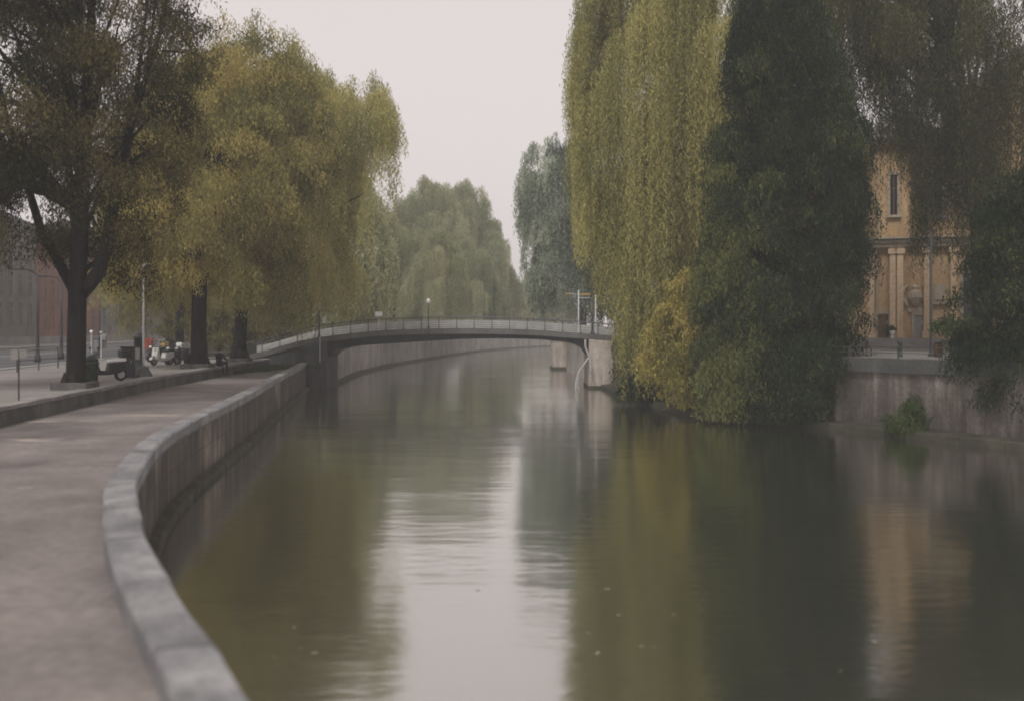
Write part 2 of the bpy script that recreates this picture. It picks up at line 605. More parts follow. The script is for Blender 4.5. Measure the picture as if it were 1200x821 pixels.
def make_tree(name, label, group, base, trunk, drapes, leaf, ns, step, ll, lw, seed, limbs=14, extra=(), bark='bark', cat='tree', **kw):
    """trunk: [(x, y, z, r)] in world; extra: more limbs of the same form"""
    rng = np.random.default_rng(seed)
    root = thing(name, label, cat, base, 0, group)
    mb = MB()
    tp = [np.array(q[:3], float) for q in trunk]
    mb.tube(tp, [q[3] for q in trunk], 12)
    b0 = tp[0]; r0 = trunk[0][3]
    for k in range(5):                              # root flare
        an = k * 1.257 + rng.uniform(-.3, .3)
        mb.tube([b0 + np.array((math.cos(an) * r0 * .55, math.sin(an) * r0 * .55, r0 * 1.6)),
                 b0 + np.array((math.cos(an) * r0 * 1.25, math.sin(an) * r0 * 1.05, r0 * .35)),
                 b0 + np.array((math.cos(an) * r0 * 1.35, math.sin(an) * r0 * 1.35, .08))], [r0 * .5, r0 * .34, r0 * .2], 7)
    for ex in extra:
        mb.tube([np.array(q[:3], float) for q in ex], [q[3] for q in ex], 8)
    if limbs:
        order = [i for i in rng.permutation(len(drapes)) if drapes[i][4] > .43][:limbs]
        for i in order:
            x, y, z, L, r, ti = drapes[i]
            hi = max(tp[-1][2] * .55, min(z - 1.0, tp[-1][2]))
            zz = rng.uniform(min(hi * .6 + b0[2] * .4, z - .5, hi - .02), hi)
            j = min(range(len(tp)), key=lambda q: abs(tp[q][2] - zz))
            limb(mb, tp[j], (x, y, z - .35), min(trunk[j][3] * .42, .13), .012, rng)
    mb.build('trunk', M[bark], root, smooth=True)
    C, A, B, ti = hang(drapes, ns, step, ll, lw, rng, **kw)
    C = C - np.array(base, np.float32)
    tri_mesh('crown', C, A, B, ti, L_[leaf], root)
    return root


def px_trunk(Y, pts):
    """[(px, py, r)] at distance Y"""
    return [tuple(P(a, b, Y)) + (r,) for a, b, r in pts]


# ================================================================= setting
ZC, ZP, ZL, ZR = 1.65, 1.40, 1.85, 2.70      # coping, quay path, left promenade, right bank

# outer (water side) edge of the near quay wall
quay_pts = [(5.4, -12), (3.0, -5), (1.15, 0), (-.45, 3.9), (-1.55, 6.41), (-1.97, 7.41), (-2.56, 8.65), (-3.26, 10.2), (-3.97, 11.9), (-4.6, 13.6),
            (-5.37, 15.8), (-6.07, 18.4), (-6.8, 21.6), (-7.3, 24.7), (-7.85, 29.1), (-8.75, 36.8), (-10.1, 47.), (-12.0, 62.), (-12.75, 68.0), (-13.05, 70.6)]
quay = catmull(quay_pts, .5)
kerb_x = lambda y: -10.0 - .094 * y
kerb_n = lambda y: np.where(np.asarray(y) < 44, kerb_x(np.asarray(y)), kerb_x(44) - .05 * (np.asarray(y) - 44))
far_left = [(-13.05, 70.6), (-12.4, 74), (-12.2, 78), (-12.9, 93), (-12.2, 115), (-10.4, 137), (-7.2, 168), (-2.5, 198), (8, 235), (28, 275), (60, 310), (120, 350), (250, 400), (390, 430)]
right_pts = [(36, -70), (34, -30), (30.5, 0), (26, 15), (20.5, 28), (16.4, 35), (14.6, 38.4), (12.5, 42), (8.9, 47), (7.4, 55), (6.6, 63), (6.45, 70), (6.2, 76), (5.3, 92), (4.9, 112), (4.9, 132), (7.5, 165), (14, 200), (26, 232), (46, 262), (80, 290), (140, 325), (260, 370), (390, 395)]
farl = catmull(far_left, 1.5)
rbank = catmull(right_pts, 1.0)


def sheet(name, poly, z, mat, kind='structure', label=None, cat=None):
    n = len(poly)
    co = [Vector((float(p[0]), float(p[1]))) for p in poly]
    vs, _, fs, _, _, _ = delaunay_2d_cdt(co, [], [list(range(n))], 1, 1e-5)
    fs = [f if sum(vs[f[i]].cross(vs[f[(i + 1) % len(f)]]) for i in range(len(f))) > 0 else f[::-1] for f in fs]
    me = bpy.data.meshes.new(name)
    me.from_pydata([(v.x, v.y, z) for v in vs], [], fs)
    o = link_mesh(name, me, mat)
    return tag(o, label, cat, kind=kind)


sheet('water', [(-395, -75), (395, -75), (395, 560), (-395, 560)], 0.0, M['water'], label='calm grey-green river reflecting the trees and the pale sky', cat='river')

inner = offset(quay, .355)
kerb_line = np.array([(kerb_n(y), y) for y in np.linspace(-12, 70, 60)])
# ground of the left bank: reaches to the horizon, meets the quay path at the kerb wall
gl_poly = [(-395, -75), (kerb_x(-75), -75)] + [tuple(p) for p in kerb_line] + [(-15.6, 71.0), (-15.6, 71.5)] + [(p[0] - .5, p[1]) for p in farl if p[1] > 71.5] + [(395, 434), (395, 560), (-395, 560)]
sheet('ground', gl_poly, ZL - .004, M['ground'], label='wide flat ground of the left bank behind the promenade', cat='ground')
path_poly = [tuple(p) for p in inner] + [(-13.6, 71.2), (-15.45, 71.2)] + [(p[0] + .06, p[1]) for p in kerb_line[::-1]]
sheet('path', path_poly, ZP, M['path'], label='worn pinkish paved quay path curving along the river', cat='path')
prom = [(kerb_n(y) - .45, y) for y in (-75, 0, 44, 70)] + [(kerb_x(69) - 8.6, 69.0), (kerb_x(240) - 8.6, 240), (kerb_x(240) - 9.0, 240), (kerb_x(-75) - 9.0, -75)]
sheet('pavement', prom, ZL + .006, M['pavement'], label='pale paved promenade between the kerb wall and the street', cat='pavement')
road = [(kerb_x(y) - 9.2, y) for y in (-75, 330)] + [(kerb_x(y) - 28, y) for y in (330, -75)]
sheet('road', road, ZL + .002, M['road'], label='grey asphalt street behind the promenade trees', cat='road')
fpave = MB().prism([(kerb_x(-75) - 28, -75), (kerb_x(330) - 28, 330), (kerb_x(330) - 34.5, 330), (kerb_x(-75) - 34.5, -75)], ZL - .05, ZL + .13)
tag(fpave.build('sidewalk', M['pavement']), 'pale raised sidewalk in front of the street buildings', 'pavement', kind='structure')
for nm, off in (('road_marking', 9.7), ('road_marking', 18.5)):
    a = [(kerb_x(y) - off, y) for y in (-75, 330)] + [(kerb_x(y) - off - .14, y) for y in (330, -75)]
    sheet(nm, a, ZL + .007, M['white'], label='thin white line painted along the street', cat='marking')
gr_poly = [(395, -75), (36, -75)] + [tuple(p) for p in offset(rbank, -.5)] + [(395, 394)]
sheet('right_bank', gr_poly, ZR, M['rpave'], label='paved embankment on the right bank behind the stone wall', cat='embankment')
# raised embankment of the left bank beyond the bridge
emb_edge = [p for p in farl if 86 < p[1] < 262]
embp = [(p[0] - .55, p[1]) for p in emb_edge] + [(p[0] - 8 - .03 * (p[1] - 80), p[1]) for p in emb_edge[::-1]]
mb = MB().prism(embp, ZL - .1, 3.5)
tag(mb.build('embankment', M['ground']), 'raised tree-lined embankment beyond the bridge', 'embankment', kind='structure')

# ---- near quay wall
q = thing('quay_wall', 'weathered stone quay wall curving along the near left path', 'wall', (-6.0, 20, 0))
def shifted(o, root):
    o.location = tuple(-c for c in root.location); return o
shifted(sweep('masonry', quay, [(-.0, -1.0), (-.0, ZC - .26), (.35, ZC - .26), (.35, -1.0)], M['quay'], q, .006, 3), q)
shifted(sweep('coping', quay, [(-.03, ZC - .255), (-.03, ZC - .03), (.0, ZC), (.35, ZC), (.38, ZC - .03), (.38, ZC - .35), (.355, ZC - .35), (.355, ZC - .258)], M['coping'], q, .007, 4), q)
shifted(sweep('ledge', quay, [(-.22, -1.0), (-.22, .12), (-.19, .16), (-.003, .2), (-.003, -1.0)], M['moss'], q, .008, 5), q)

# ---- kerb wall between the path and the promenade
k = thing('kerb_wall', 'low dark stone kerb wall between the quay path and the promenade', 'wall', (kerb_x(30), 30, ZP))
kc = np.array([(kerb_n(y) + random.uniform(-.01, .01), y) for y in np.linspace(-12, 70.5, 140)])
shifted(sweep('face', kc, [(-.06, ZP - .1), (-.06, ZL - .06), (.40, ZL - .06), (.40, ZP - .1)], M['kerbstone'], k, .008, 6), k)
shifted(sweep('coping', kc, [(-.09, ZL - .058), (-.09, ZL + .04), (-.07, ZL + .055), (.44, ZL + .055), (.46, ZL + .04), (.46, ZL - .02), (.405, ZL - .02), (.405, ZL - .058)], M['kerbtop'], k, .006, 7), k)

# grass where the path ends at the ramp
rng = np.random.default_rng(5)
n = 9000
yy = rng.uniform(59, 71, n); w = (yy - 59) / 12
xa = kerb_n(yy) + .1; xb = -14.9 + (yy - 59) * .13 + rng.normal(0, .25, n) + rng.uniform(0, 1.2, n) * w
xx = xa + rng.uniform(0, 1, n) * np.maximum(xb - xa, .15)
C = np.stack([xx, yy, np.full(n, ZP + .05)], 1)
A = np.stack([rng.normal(0, .3, n), rng.normal(0, .3, n), np.ones(n)], 1) * rng.uniform(.06, .14, n)[:, None]
B = np.stack([rng.normal(0, .03, n), rng.normal(0, .03, n), np.zeros(n)], 1)
tag(tri_mesh('grass', C, A, B, rng.uniform(.2, .9, n), L_['fern'], None), 'strip of short grass where the path ends at the bridge ramp', 'grass', kind='stuff')

# ---- far quay walls
w1 = thing('quay_wall', 'long stained stone quay wall beyond the bridge on the left bank', 'wall', (-12.2, 90, 0))
fl = farl[(farl[:, 1] > 74) & (farl[:, 1] < 262)]
shifted(sweep('masonry', fl, [(.0, -1), (.0, 3.35), (.6, 3.35), (.6, -1)], M['concrete'], w1), w1)
shifted(sweep('coping', fl, [(-.06, 3.353), (-.06, 3.57), (.66, 3.57), (.66, 3.353)], M['kerbtop'], w1), w1)
shifted(sweep('ledge', fl, [(-.3, -1), (-.3, .2), (-.003, .26), (-.003, -1)], M['moss'], w1), w1)

def rw(a, b): return rbank[(rbank[:, 1] > a) & (rbank[:, 1] < b)]
M['rightwall'] = mottled('right_bank_masonry', (.09, .078, .066), (.17, .148, .128), (.3, .265, .235), .5, 8, stains=.75)
w2 = thing('quay_wall', 'tall stained stone embankment wall with dark coping on the right bank', 'wall', (14.6, 38.4, 0))
rc = rw(-40, 71)
shifted(sweep('masonry', rc, [(.0, -1), (.0, ZR - .5), (-.6, ZR - .5), (-.6, -1)], M['rightwall'], w2, .01, 8), w2)
shifted(sweep('coping', rc, [(.12, ZR - .497), (.12, ZR + .02), (-.62, ZR + .02), (-.62, ZR - .497)], M['dconcrete'], w2, .008, 9), w2)
shifted(sweep('ledge', rc, [(.75, -1), (.75, .22), (.7, .27), (.003, .32), (.003, -1)], M['moss'], w2, .012, 10), w2)
w3 = thing('quay_wall', 'pale concrete quay wall seen through the arch beside the right pier', 'wall', (5, 120, 0))
rc3 = rbank[(rbank[:, 1] > 76) & (rbank[:, 1] < 300)]
shifted(sweep('masonry', rc3, [(.0, -1), (.0, ZR - .12), (-.6, ZR - .12), (-.6, -1)], M['concrete'], w3), w3)
shifted(sweep('coping', rc3, [(.06, ZR - .117), (.06, ZR + .06), (-.62, ZR + .06), (-.62, ZR - .117)], M['kerbtop'], w3), w3)
# projecting buttress beyond the bridge
bt = thing('wall_buttress', 'pale stained concrete buttress projecting from the right bank beyond the bridge', 'buttress', (5.3, 104, 0))
mb = MB(); mb.extr([(3.9, -1), (8.0, -1), (8.0, 2.75), (3.65, 2.75)], 'y', 103, 107); mb.build('block', M['palepier'], bt, bevel=.05)
MB().box((5.85, 105, .12), (4.4, 4.6, .24)).build('footing', M['moss'], bt)
MB().box((5.82, 105, 2.86), (4.6, 4.3, .2)).build('coping', M['kerbtop'], bt)

# ================================================================== bridge
BX0, BY0, BY1 = -13.0, 70.8, 75.0
top_pts = np.array([(-21, 1.86), (-19.5, 1.9), (-16.8, 2.16), (-13.5, 3.04), (-11.1, 3.42), (-8.4, 3.69), (-5.4, 3.80), (-2.45, 3.83), (1.1, 3.75), (3.27, 3.60), (6.1, 3.39), (9, 3.1), (12, 2.8), (13.5, 2.72)])
sof_pts = np.array([(-11.75, 2.0), (-11.5, 2.3), (-10.9, 2.52), (-9.8, 2.71), (-7.6, 2.86), (-5.4, 3.0), (-2.45, 3.15), (1.1, 3.13), (3.4, 2.95), (4.3, 2.7), (4.7, 2.45), (4.88, 2.1)])
tz = catmull(top_pts, .4)
deck_z = lambda x: float(np.interp(x, tz[:, 0], tz[:, 1]))
br = thing('footbridge', 'low arched concrete footbridge with steel railings across the river', 'bridge', (-3, 73, 0))
xs = [x for x in np.linspace(-16.8, 10, 90)]
mb = MB()
mb.extr([(x, deck_z(x)) for x in xs] + [(x, deck_z(x) - .36) for x in xs[::-1]], 'y', BY0, BY1)
mb.build('deck', M['fascia'], br)
sz = catmull(sof_pts, .3)
xg = np.linspace(-11.75, 4.88, 70)
mb = MB()
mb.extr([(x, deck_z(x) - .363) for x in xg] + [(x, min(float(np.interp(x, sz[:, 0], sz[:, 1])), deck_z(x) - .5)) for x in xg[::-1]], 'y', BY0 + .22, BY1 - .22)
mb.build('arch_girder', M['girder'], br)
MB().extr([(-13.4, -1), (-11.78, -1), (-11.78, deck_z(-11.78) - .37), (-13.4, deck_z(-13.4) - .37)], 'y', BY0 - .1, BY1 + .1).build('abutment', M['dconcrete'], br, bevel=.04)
ab = MB().extr([(4.9, -1), (6.42, -1), (6.42, deck_z(6.42) - .37), (4.9, deck_z(4.9) - .37)], 'y', BY0 - .15, BY1 + .15).build('abutment', M['palepier'], br, bevel=.04)
ab['label'] = 'pale stained right abutment standing in the water'
MB().box((5.66, 73, -.3), (1.62, 4.9, .95)).build('footing', M['moss'], br)
# solid ramp on the left bank
xr = np.linspace(-16.8, -13.42, 20); 
mb = MB()
mb.extr([(x, deck_z(x) - .363) for x in xr] + [(-13.42, ZL - .5), (-16.8, ZL - .5)], 'y', BY0 + .1, BY1 - .1)
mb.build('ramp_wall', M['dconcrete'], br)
mb = MB()
xr = np.linspace(-21, -16.81, 14)
mb.extr([(x, deck_z(x)) for x in xr] + [(-16.81, ZL - .3), (-21, ZL - .3)], 'y', BY0, BY1)
mb.build('ramp', M['fascia'], br)
mb = MB(); xr = np.linspace(6.43, 13.4, 20)
mb.extr([(x, deck_z(x) - (.0 if x > 10.01 else .364)) for x in xr] + [(13.4, ZR - .3), (6.43, ZR - .3)], 'y', BY0 + .1, BY1 - .1)
mb.build('ramp', M['dconcrete'], br)
# near railing: posts are parts of the railing
rl = MB()
for dz, r in ((.72, .028), (.50, .012), (.36, .012), (.22, .012), (.10, .014)):
    xs2 = np.linspace(-17.2, 12.4, 90)
    rl.tube([(x, BY0 + .12, deck_z(x) + dz) for x in xs2], r, 6)
railing = rl.build('railing', M['rail'], br)
pm = None
for x in np.arange(-17.1, 12.5, 1.13):
    x = float(x)
    if pm is None:
        pb = MB(); pb.box((0, 0, .36), (.05, .05, .74)); pb.box((0, 0, .02), (.12, .12, .04))
        po = pb.build('post', M['rail'], railing, local=True); pm = po.data
    else:
        po = link_mesh('post', pm, None, railing)
    po.location = (x + 3, BY0 + .12 - 73, deck_z(x))
# far parapet: pale solid panel under a steel handrail
mb = MB(); xs2 = np.linspace(-17.2, 12.4, 80)
mb.extr([(x, deck_z(x) + .56) for x in xs2] + [(x, deck_z(x) + .002) for x in xs2[::-1]], 'y', BY1 - .22, BY1 - .12)
pp = mb.build('parapet', M['palerail'], br)
mb = MB(); mb.tube([(x, BY1 - .17, deck_z(x) + .70) for x in xs2], .025, 6)
for x in np.arange(-17, 12.4, 2.26): mb.tube([(float(x), BY1 - .17, deck_z(float(x)) + .5), (float(x), BY1 - .17, deck_z(float(x)) + .70)], .02, 6)
mb.build('handrail', M['rail'], pp)
# drain pipe on the left abutment
MB().tube([P(375, 394, 70.55), P(375, 424, 70.55)], .03, 8).build('drain_pipe', M['chrome'], br)

# bent steel guard in front of the right abutment
g = thing('mooring_guard', 'bent grey steel pipes curving into the water beside the right bridge pier', 'guard rail', tuple(P(684, 456, 70.2)[:2]) + (0,))
def bent(pts, r=.055, Y=70.25, dy=0.0):
    c = catmull([tuple(P(a, b, Y)) for a, b in pts], .15)
    c[:, 1] += np.linspace(0, dy, len(c))
    return MB().tube(c, r, 8)
bent([(686, 398), (686, 406), (689, 414), (692, 424), (692.5, 436)], .06).build('upper_pipe', M['strut'], g, smooth=True)
bent([(689.5, 419), (685, 426), (679, 434), (675.5, 446), (674.5, 462)], .06).build('lower_pipe', M['strut'], g, smooth=True)
bent([(678, 440), (677, 450), (680, 460)], .04).build('brace', M['strut'], g, smooth=True)

# things on the bridge
def post_on(name, label, cat, px, ytop, Y, zb, r, mat, group=None):
    x = (px - 600) / F * Y
    o = thing(name, label, cat, (x, Y, zb), 0, group)
    h = CZ - (ytop - HZ) / F * Y - zb
    MB().lathe((0, 0, 0), [(r * 2.2, 0), (r * 2.2, .06), (r * 1.3, .12), (r, .3), (r * .75, h)], 10).build('post', mat, o, local=True, smooth=True)
    return o, h

dz = lambda px, Y: deck_z((px - 600) / F * Y)
o, h = post_on('sign_post', 'dark post carrying a small white sign at the left end of the bridge', 'sign', 374, 366, 71.6, dz(374, 71.6), .06, M['pole_dark'])
MB().box((.33, -.06, h - .45), (.26, .03, .5)).build('sign_panel', M['white'], o, local=True, bevel=.01)
o, h = post_on('sign_post', 'slim pole with a white rectangular sign on the bridge below the willows', 'sign', 444, 366, 74.2, dz(444, 74.2), .03, M['pole_pale'])
MB().box((0, -.05, h - .12), (.5, .03, .3)).build('sign_panel', M['white'], o, local=True, bevel=.01)
o, h = post_on('street_lamp', 'slim lamp post with a round white lantern at mid bridge', 'lamp', 502, 356, 74.3, dz(502, 74.3), .035, M['pole_dark'])
MB().lathe((0, 0, h - .05), [(.05, 0), (.12, .1), (.15, .22), (.11, .33), (.03, .4)], 12).build('lantern', M['lampglass'], o, local=True, smooth=True)
o, h = post_on('street_lamp', 'pale lamp post with a short arm at the right end of the bridge', 'lamp', 678, 340, 71.6, dz(678, 71.6), .045, M['pole_pale'])
mb = MB(); mb.tube([(0, 0, h - .3), (-.5, 0, h - .22), (-.62, 0, h - .22)], .022, 6); mb.tube([(0, 0, h - .5), (.75, 0, h - .5)], .022, 6); mb.build('arm', M['pole_pale'], o, local=True)
MB().box((-.7, 0, h - .24), (.36, .14, .07)).build('lamp_head', M['yellow'], o, local=True, bevel=.02)
o, h = post_on('sign_post', 'thick dark post with a yellow direction board on the bridge', 'sign', 694.5, 344, 72.2, dz(694.5, 72.2), .075, M['pole_dark'])
MB().box((-.48, -.07, h - .06), (.7, .04, .12)).build('sign_panel', M['yellow'], o, local=True, bevel=.01)
MB().box((-.3, -.07, h - .2), (.5, .04, .08)).build('sign_panel', M['green'], o, local=True, bevel=.01)
post_on('pole', 'bare pale grey pole behind the dark post on the bridge', 'pole', 698, 346, 73.4, dz(698, 73.4), .05, M['pole_pale'])

# ============================================================== buildings
def building(name, label, A_, B_, depth, z0, ze, wall, rows, pitch, ww, wh, roof_h, group=None, trim='stonetrim', door_at=(), eave=.5):
    """block whose front runs from A_ to B_ (plan), the river side in front"""
    A_, B_ = np.array(A_, float), np.array(B_, float)
    L = np.linalg.norm(B_ - A_)
    an = math.atan2(B_[1] - A_[1], B_[0] - A_[0])
    o = thing(name, label, 'building', (A_[0], A_[1], z0), an, group)
    H = ze - z0
    MB().box((L / 2, depth / 2, H / 2), (L, depth, H)).build('wall', M[wall], o, local=True)
    MB().box((L / 2, -.06, .5), (L + .1, .1, 1.0)).build('plinth', M['plinth'], o, local=True)
    MB().box((L / 2, -.18, H - .25), (L + .5, .34, .32)).build('cornice', M[trim], o, local=True, bevel=.04)
    r = MB()
    r.add([(-eave, -eave, H), (L + eave, -eave, H), (L + eave, depth + eave, H), (-eave, depth + eave, H),
           (depth * .35, depth / 2, H + roof_h), (L - depth * .35, depth / 2, H + roof_h)],
          [(0, 1, 5, 4), (1, 2, 5), (2, 3, 4, 5), (3, 0, 4), (3, 2, 1, 0)])
    r.build('roof', M['roof'], o, local=True)
    nw = int(L // pitch)
    for zr in rows:
        for i in range(nw):
            x = L / 2 + (i - (nw - 1) / 2) * pitch
            if zr == rows[0] and i in door_at:
                d = MB().box((x, -.03, 1.25), (1.3, .08, 2.5)).build('door', M['wood'], o, local=True)
                MB().box((x + .45, -.09, 1.15), (.05, .05, .2)).build('handle', M['chrome'], d, local=True)
                continue
            fr = MB()
            fr.box((x, -.05, zr + wh / 2 + .09), (ww + .3, .12, .16)); fr.box((x, -.07, zr - wh / 2 - .08), (ww + .4, .18, .13))
            for s in (-1, 1): fr.box((x + s * (ww / 2 + .07), -.045, zr), (.13, .1, wh - .01))
            f = fr.build('window', M[trim], o, local=True)
            pn = MB(); pn.box((x, -.012, zr), (ww, .03, wh))
            pn.build('pane', M['glass'], f, local=True)
            mu = MB(); mu.box((x, -.035, zr), (.05, .03, wh - .02)); mu.box((x, -.038, zr + wh * .2), (ww - .02, .03, .05)); mu.build('mullion', M['stonetrim'], f, local=True)
    return o

fx = lambda y: kerb_x(y) - 34.6
def street_building(name, label, y0, y1, ze, wall, rows, pitch=3.0, door_at=(1,), roof_h=3.0):
    # the front faces the river (east): run from the far end to the near end
    return building(name, label, (fx(y0), y0), (fx(y1), y1), -12, ZL, ze, wall, rows, pitch, .95, 2.5, roof_h, 'buildings along the street', door_at=door_at, trim=wall)

def street_building2(label, y0, y1, ze, wall, rows, pitch=3.0, door_at=(1,), roof_h=3.0):
    # front from the near end to the far end, depth to the left of travel (away from the river)
    return building('town_house', label, (fx(y0), y0), (fx(y1), y1), 12, ZL, ze, wall, rows, pitch, .95, 2.5, roof_h, 'buildings along the street', door_at=door_at, trim=wall)

street_building2('dull beige town house with tall dark windows at the left edge', 84, 133, 16, 'beige', (3.6, 7.0, 10.2), 3.2, (3, 8))
street_building2('red plastered town house behind the dark near trunk', 133.4, 160, 15, 'redwall', (3.4, 6.8, 10.0), 3.0, (2, 6))
street_building2('grey town house in the row beyond the red one', 160.4, 200, 17, 'greywall', (3.6, 7.0, 10.4), 3.2, (1, 7))
street_building2('distant beige town house at the end of the street', 200.4, 260, 16, 'beige', (3.6, 7.0, 10.2), 3.4, (2, 9))

building('town_house', 'pale distant house standing across the far end of the street', (-82, 285), (-20, 275), 12, ZL, 15, 'greywall', (3.6, 7.0, 10.2), 3.4, 1.0, 1.7, 3.0, 'buildings along the street', door_at=(3,))
# ---- ochre palace on the right bank
A2, B2 = np.array((15.5, 66.5)), np.array((31.0, 60.0))
Lr = float(np.linalg.norm(B2 - A2)); anr = math.atan2(B2[1] - A2[1], B2[0] - A2[0])
ud = (B2 - A2) / Lr
def fu(px):
    """place along the ochre facade seen in column px"""
    k_ = (px - 600) / F
    return float((k_ * A2[1] - A2[0]) / (ud[0] - k_ * ud[1]))
def fz(px, py):
    u_ = fu(px); Y_ = A2[1] + ud[1] * u_
    return CZ - (py - HZ) / F * Y_ - ZR
pal = thing('ochre_palace', 'ochre plastered old building with pilasters behind the hanging willow', 'building', (A2[0], A2[1], ZR), anr)
H2 = 12.2
MB().box((Lr / 2, 6, H2 / 2), (Lr, 12, H2)).build('wall', M['ochre'], pal, local=True)
MB().box((Lr / 2, -.3, .28), (Lr + .4, .55, .56)).build('plinth', M['plinth'], pal, local=True)
def lbox(name, px0, px1, py0, py1, dep, mat, y_off=0.0, parent=None, bevel=.0):
    u0, u1 = fu(px0), fu(px1)
    z1, z0 = fz((px0 + px1) / 2, py0), fz((px0 + px1) / 2, py1)
    z0 = max(z0, .0)
    return MB().box(((u0 + u1) / 2, -dep / 2 - y_off, (z0 + z1) / 2), (u1 - u0, dep, z1 - z0)).build(name, M[mat], parent or pal, local=True, bevel=bevel)
zc = fz(1035, 288)
cb = MB(); 
for i, (dd, hh) in enumerate(((.34, .22), (.46, .16), (.6, .12))): cb.box((Lr / 2, -dd / 2, zc + .2 * i), (Lr + dd, dd, hh))
cb.build('cornice', M['stonetrim'], pal, local=True)
cb = MB(); cb.box((Lr / 2, -.2, H2 - .35), (Lr + .4, .4, .3)); cb.box((Lr / 2, -.32, H2 - .12), (Lr + .64, .64, .18)); cb.build('cornice', M['stonetrim'], pal, local=True)
for a, b in ((1017, 1025), (1043, 1050), (1051.5, 1059), (1083, 1089.5), (1114, 1122), (1150, 1160)):
    u0, u1 = fu(a), fu(b); um = (u0 + u1) / 2
    pb = MB(); pb.box((um, -.14, (zc - .12 + .57) / 2), (u1 - u0, .24, zc - .12 - .57))
    pb.box((um, -.17, .75), (u1 - u0 + .16, .32, .36)); pb.box((um, -.17, zc - .35), (u1 - u0 + .18, .32, .3))
    pb.build('pilaster', M['peach'], pal, local=True)
def opening(px0, px1, py0, py1, kind):
    u0, u1 = fu(px0), fu(px1); um = (u0 + u1) / 2; w = u1 - u0
    z1, z0 = fz((px0 + px1) / 2, py0), max(fz((px0 + px1) / 2, py1), .57)
    fr = MB(); fr.box((um, -.06, z1 + .09), (w + .34, .14, .18))
    for s in (-1, 1): fr.box((um + s * (w / 2 + .08), -.05, (z0 + z1) / 2), (.15, .11, z1 - z0 - .01))
    if kind == 'window': fr.box((um, -.09, z0 - .08), (w + .44, .2, .14))
    f = fr.build('door' if kind != 'window' else 'window', M['stonetrim'], pal, local=True)
    if kind == 'window':
        MB().box((um, -.012, (z0 + z1) / 2), (w, .03, z1 - z0)).build('pane', M['glass'], f, local=True)
        mu = MB(); mu.box((um, -.035, (z0 + z1) / 2), (.06, .03, z1 - z0 - .02)); mu.box((um, -.038, z0 + (z1 - z0) * .66), (w - .02, .03, .06)); mu.build('mullion', M['wood'], f, local=True)
    else:
        MB().box((um, -.02, (z0 + z1) / 2), (w, .05, z1 - z0)).build('leaf', M[kind], f, local=True)
        MB().box((um + w * .35, -.06, z0 + .9), (.05, .04, .2)).build('handle', M['chrome'], f, local=True)
opening(1029, 1041, 368, 399, 'wood')
opening(1072, 1082, 369, 399, 'greydoor')
opening(1129, 1146, 320, 372, 'window')
for a in (1043.5, 1096, 1160): opening(a, a + 8, 205, 252, 'window')
u0, u1 = fu(1064), fu(1082); um = (u0 + u1) / 2; z_ = fz(1074, 352)
rb = MB(); rb.box((um, -.08, z_ - .55), (u1 - u0, .16, .2)); rb.lathe((um, -.1, z_ - .35), [(.12, 0), (.3, .15), (.42, .5), (.34, .8), (.16, .95), (.2, 1.1), (.05, 1.25)], 12)
for sx_ in (-1, 1): rb.tube([(um + sx_ * .45, -.1, z_ - .3), (um + sx_ * .75, -.14, z_ + .2), (um + sx_ * .6, -.12, z_ + .7), (um + sx_ * .35, -.1, z_ + .9)], [.09, .13, .1, .05], 8)
rb.build('relief', M['stonetrim'], pal, local=True)
rb = MB(); rb.box((fu(1102), -.1, fz(1102, 355)), (fu(1114) - fu(1091), .2, .16)); rb.box((fu(1102), -.05, fz(1102, 342)), (fu(1109) - fu(1096), .1, .9)); rb.build('wall_panel', M['stonetrim'], pal, local=True)
# gutter pipe
u_ = fu(1027.5); MB().tube([(u_, -.12, .4), (u_, -.12, H2 - .5)], .06, 8).build('gutter_pipe', M['stonetrim'], pal, local=True)
r = MB(); e = .55
r.add([(-e, -e, H2), (Lr + e, -e, H2), (Lr + e, 12 + e, H2), (-e, 12 + e, H2), (4.5, 6, H2 + 1.3), (Lr - 4.5, 6, H2 + 1.3)], [(0, 1, 5, 4), (1, 2, 5), (2, 3, 4, 5), (3, 0, 4), (3, 2, 1, 0)])
r.build('roof', M['roof'], pal, local=True)
# taller wing at the right edge, gable towards the river
wg = thing('gabled_house', 'tall ochre gabled house with dark roof at the right edge', 'building', (25.9, 57.5, ZR))
Hw = 14.3
MB().extr([(0, 0), (10, 0), (10, Hw), (5, Hw + 3.6), (0, Hw)], 'y', 0, 9).build('wall', M['ochre'], wg, local=True)
rr = MB()
for s, (xa, xb) in ((1, (-.55, 5.0)), (-1, (10.55, 5.0))):
    za, zb = Hw - .40, Hw + 3.6
    rr.extr([(xa, za + .02), (xb, zb + .02), (xb, zb + .34), (xa, za + .34)], 'y', -.75, 9.5)
rr.build('roof', M['roof'], wg, local=True)
mb = MB()
mb.extr([(.0, Hw - .75), (10.0, Hw - .75), (10.0, Hw - .45), (.0, Hw - .45)], 'y', -.4, -.003); mb.build('cornice', M['stonetrim'], wg, local=True)
mb = MB(); mb.extr([(.3, Hw - .5 + .45), (4.9, Hw + 3.1), (4.9, Hw + 2.75), (.8, Hw - .44 + .2)], 'y', -.3, -.003); mb.build('verge_board', M['white'], wg, local=True)
for x in (2.2, 5.0, 7.8):
    for z in (3.2, 7.0, 10.8):
        f = MB().box((x, -.05, z + 1.0), (1.6, .1, .16)).box((x, -.06, z - .98), (1.6, .16, .14)).build('window', M['stonetrim'], wg, local=True)
        MB().box((x, -.012, z), (1.2, .03, 1.8)).build('pane', M['glass'], f, local=True)

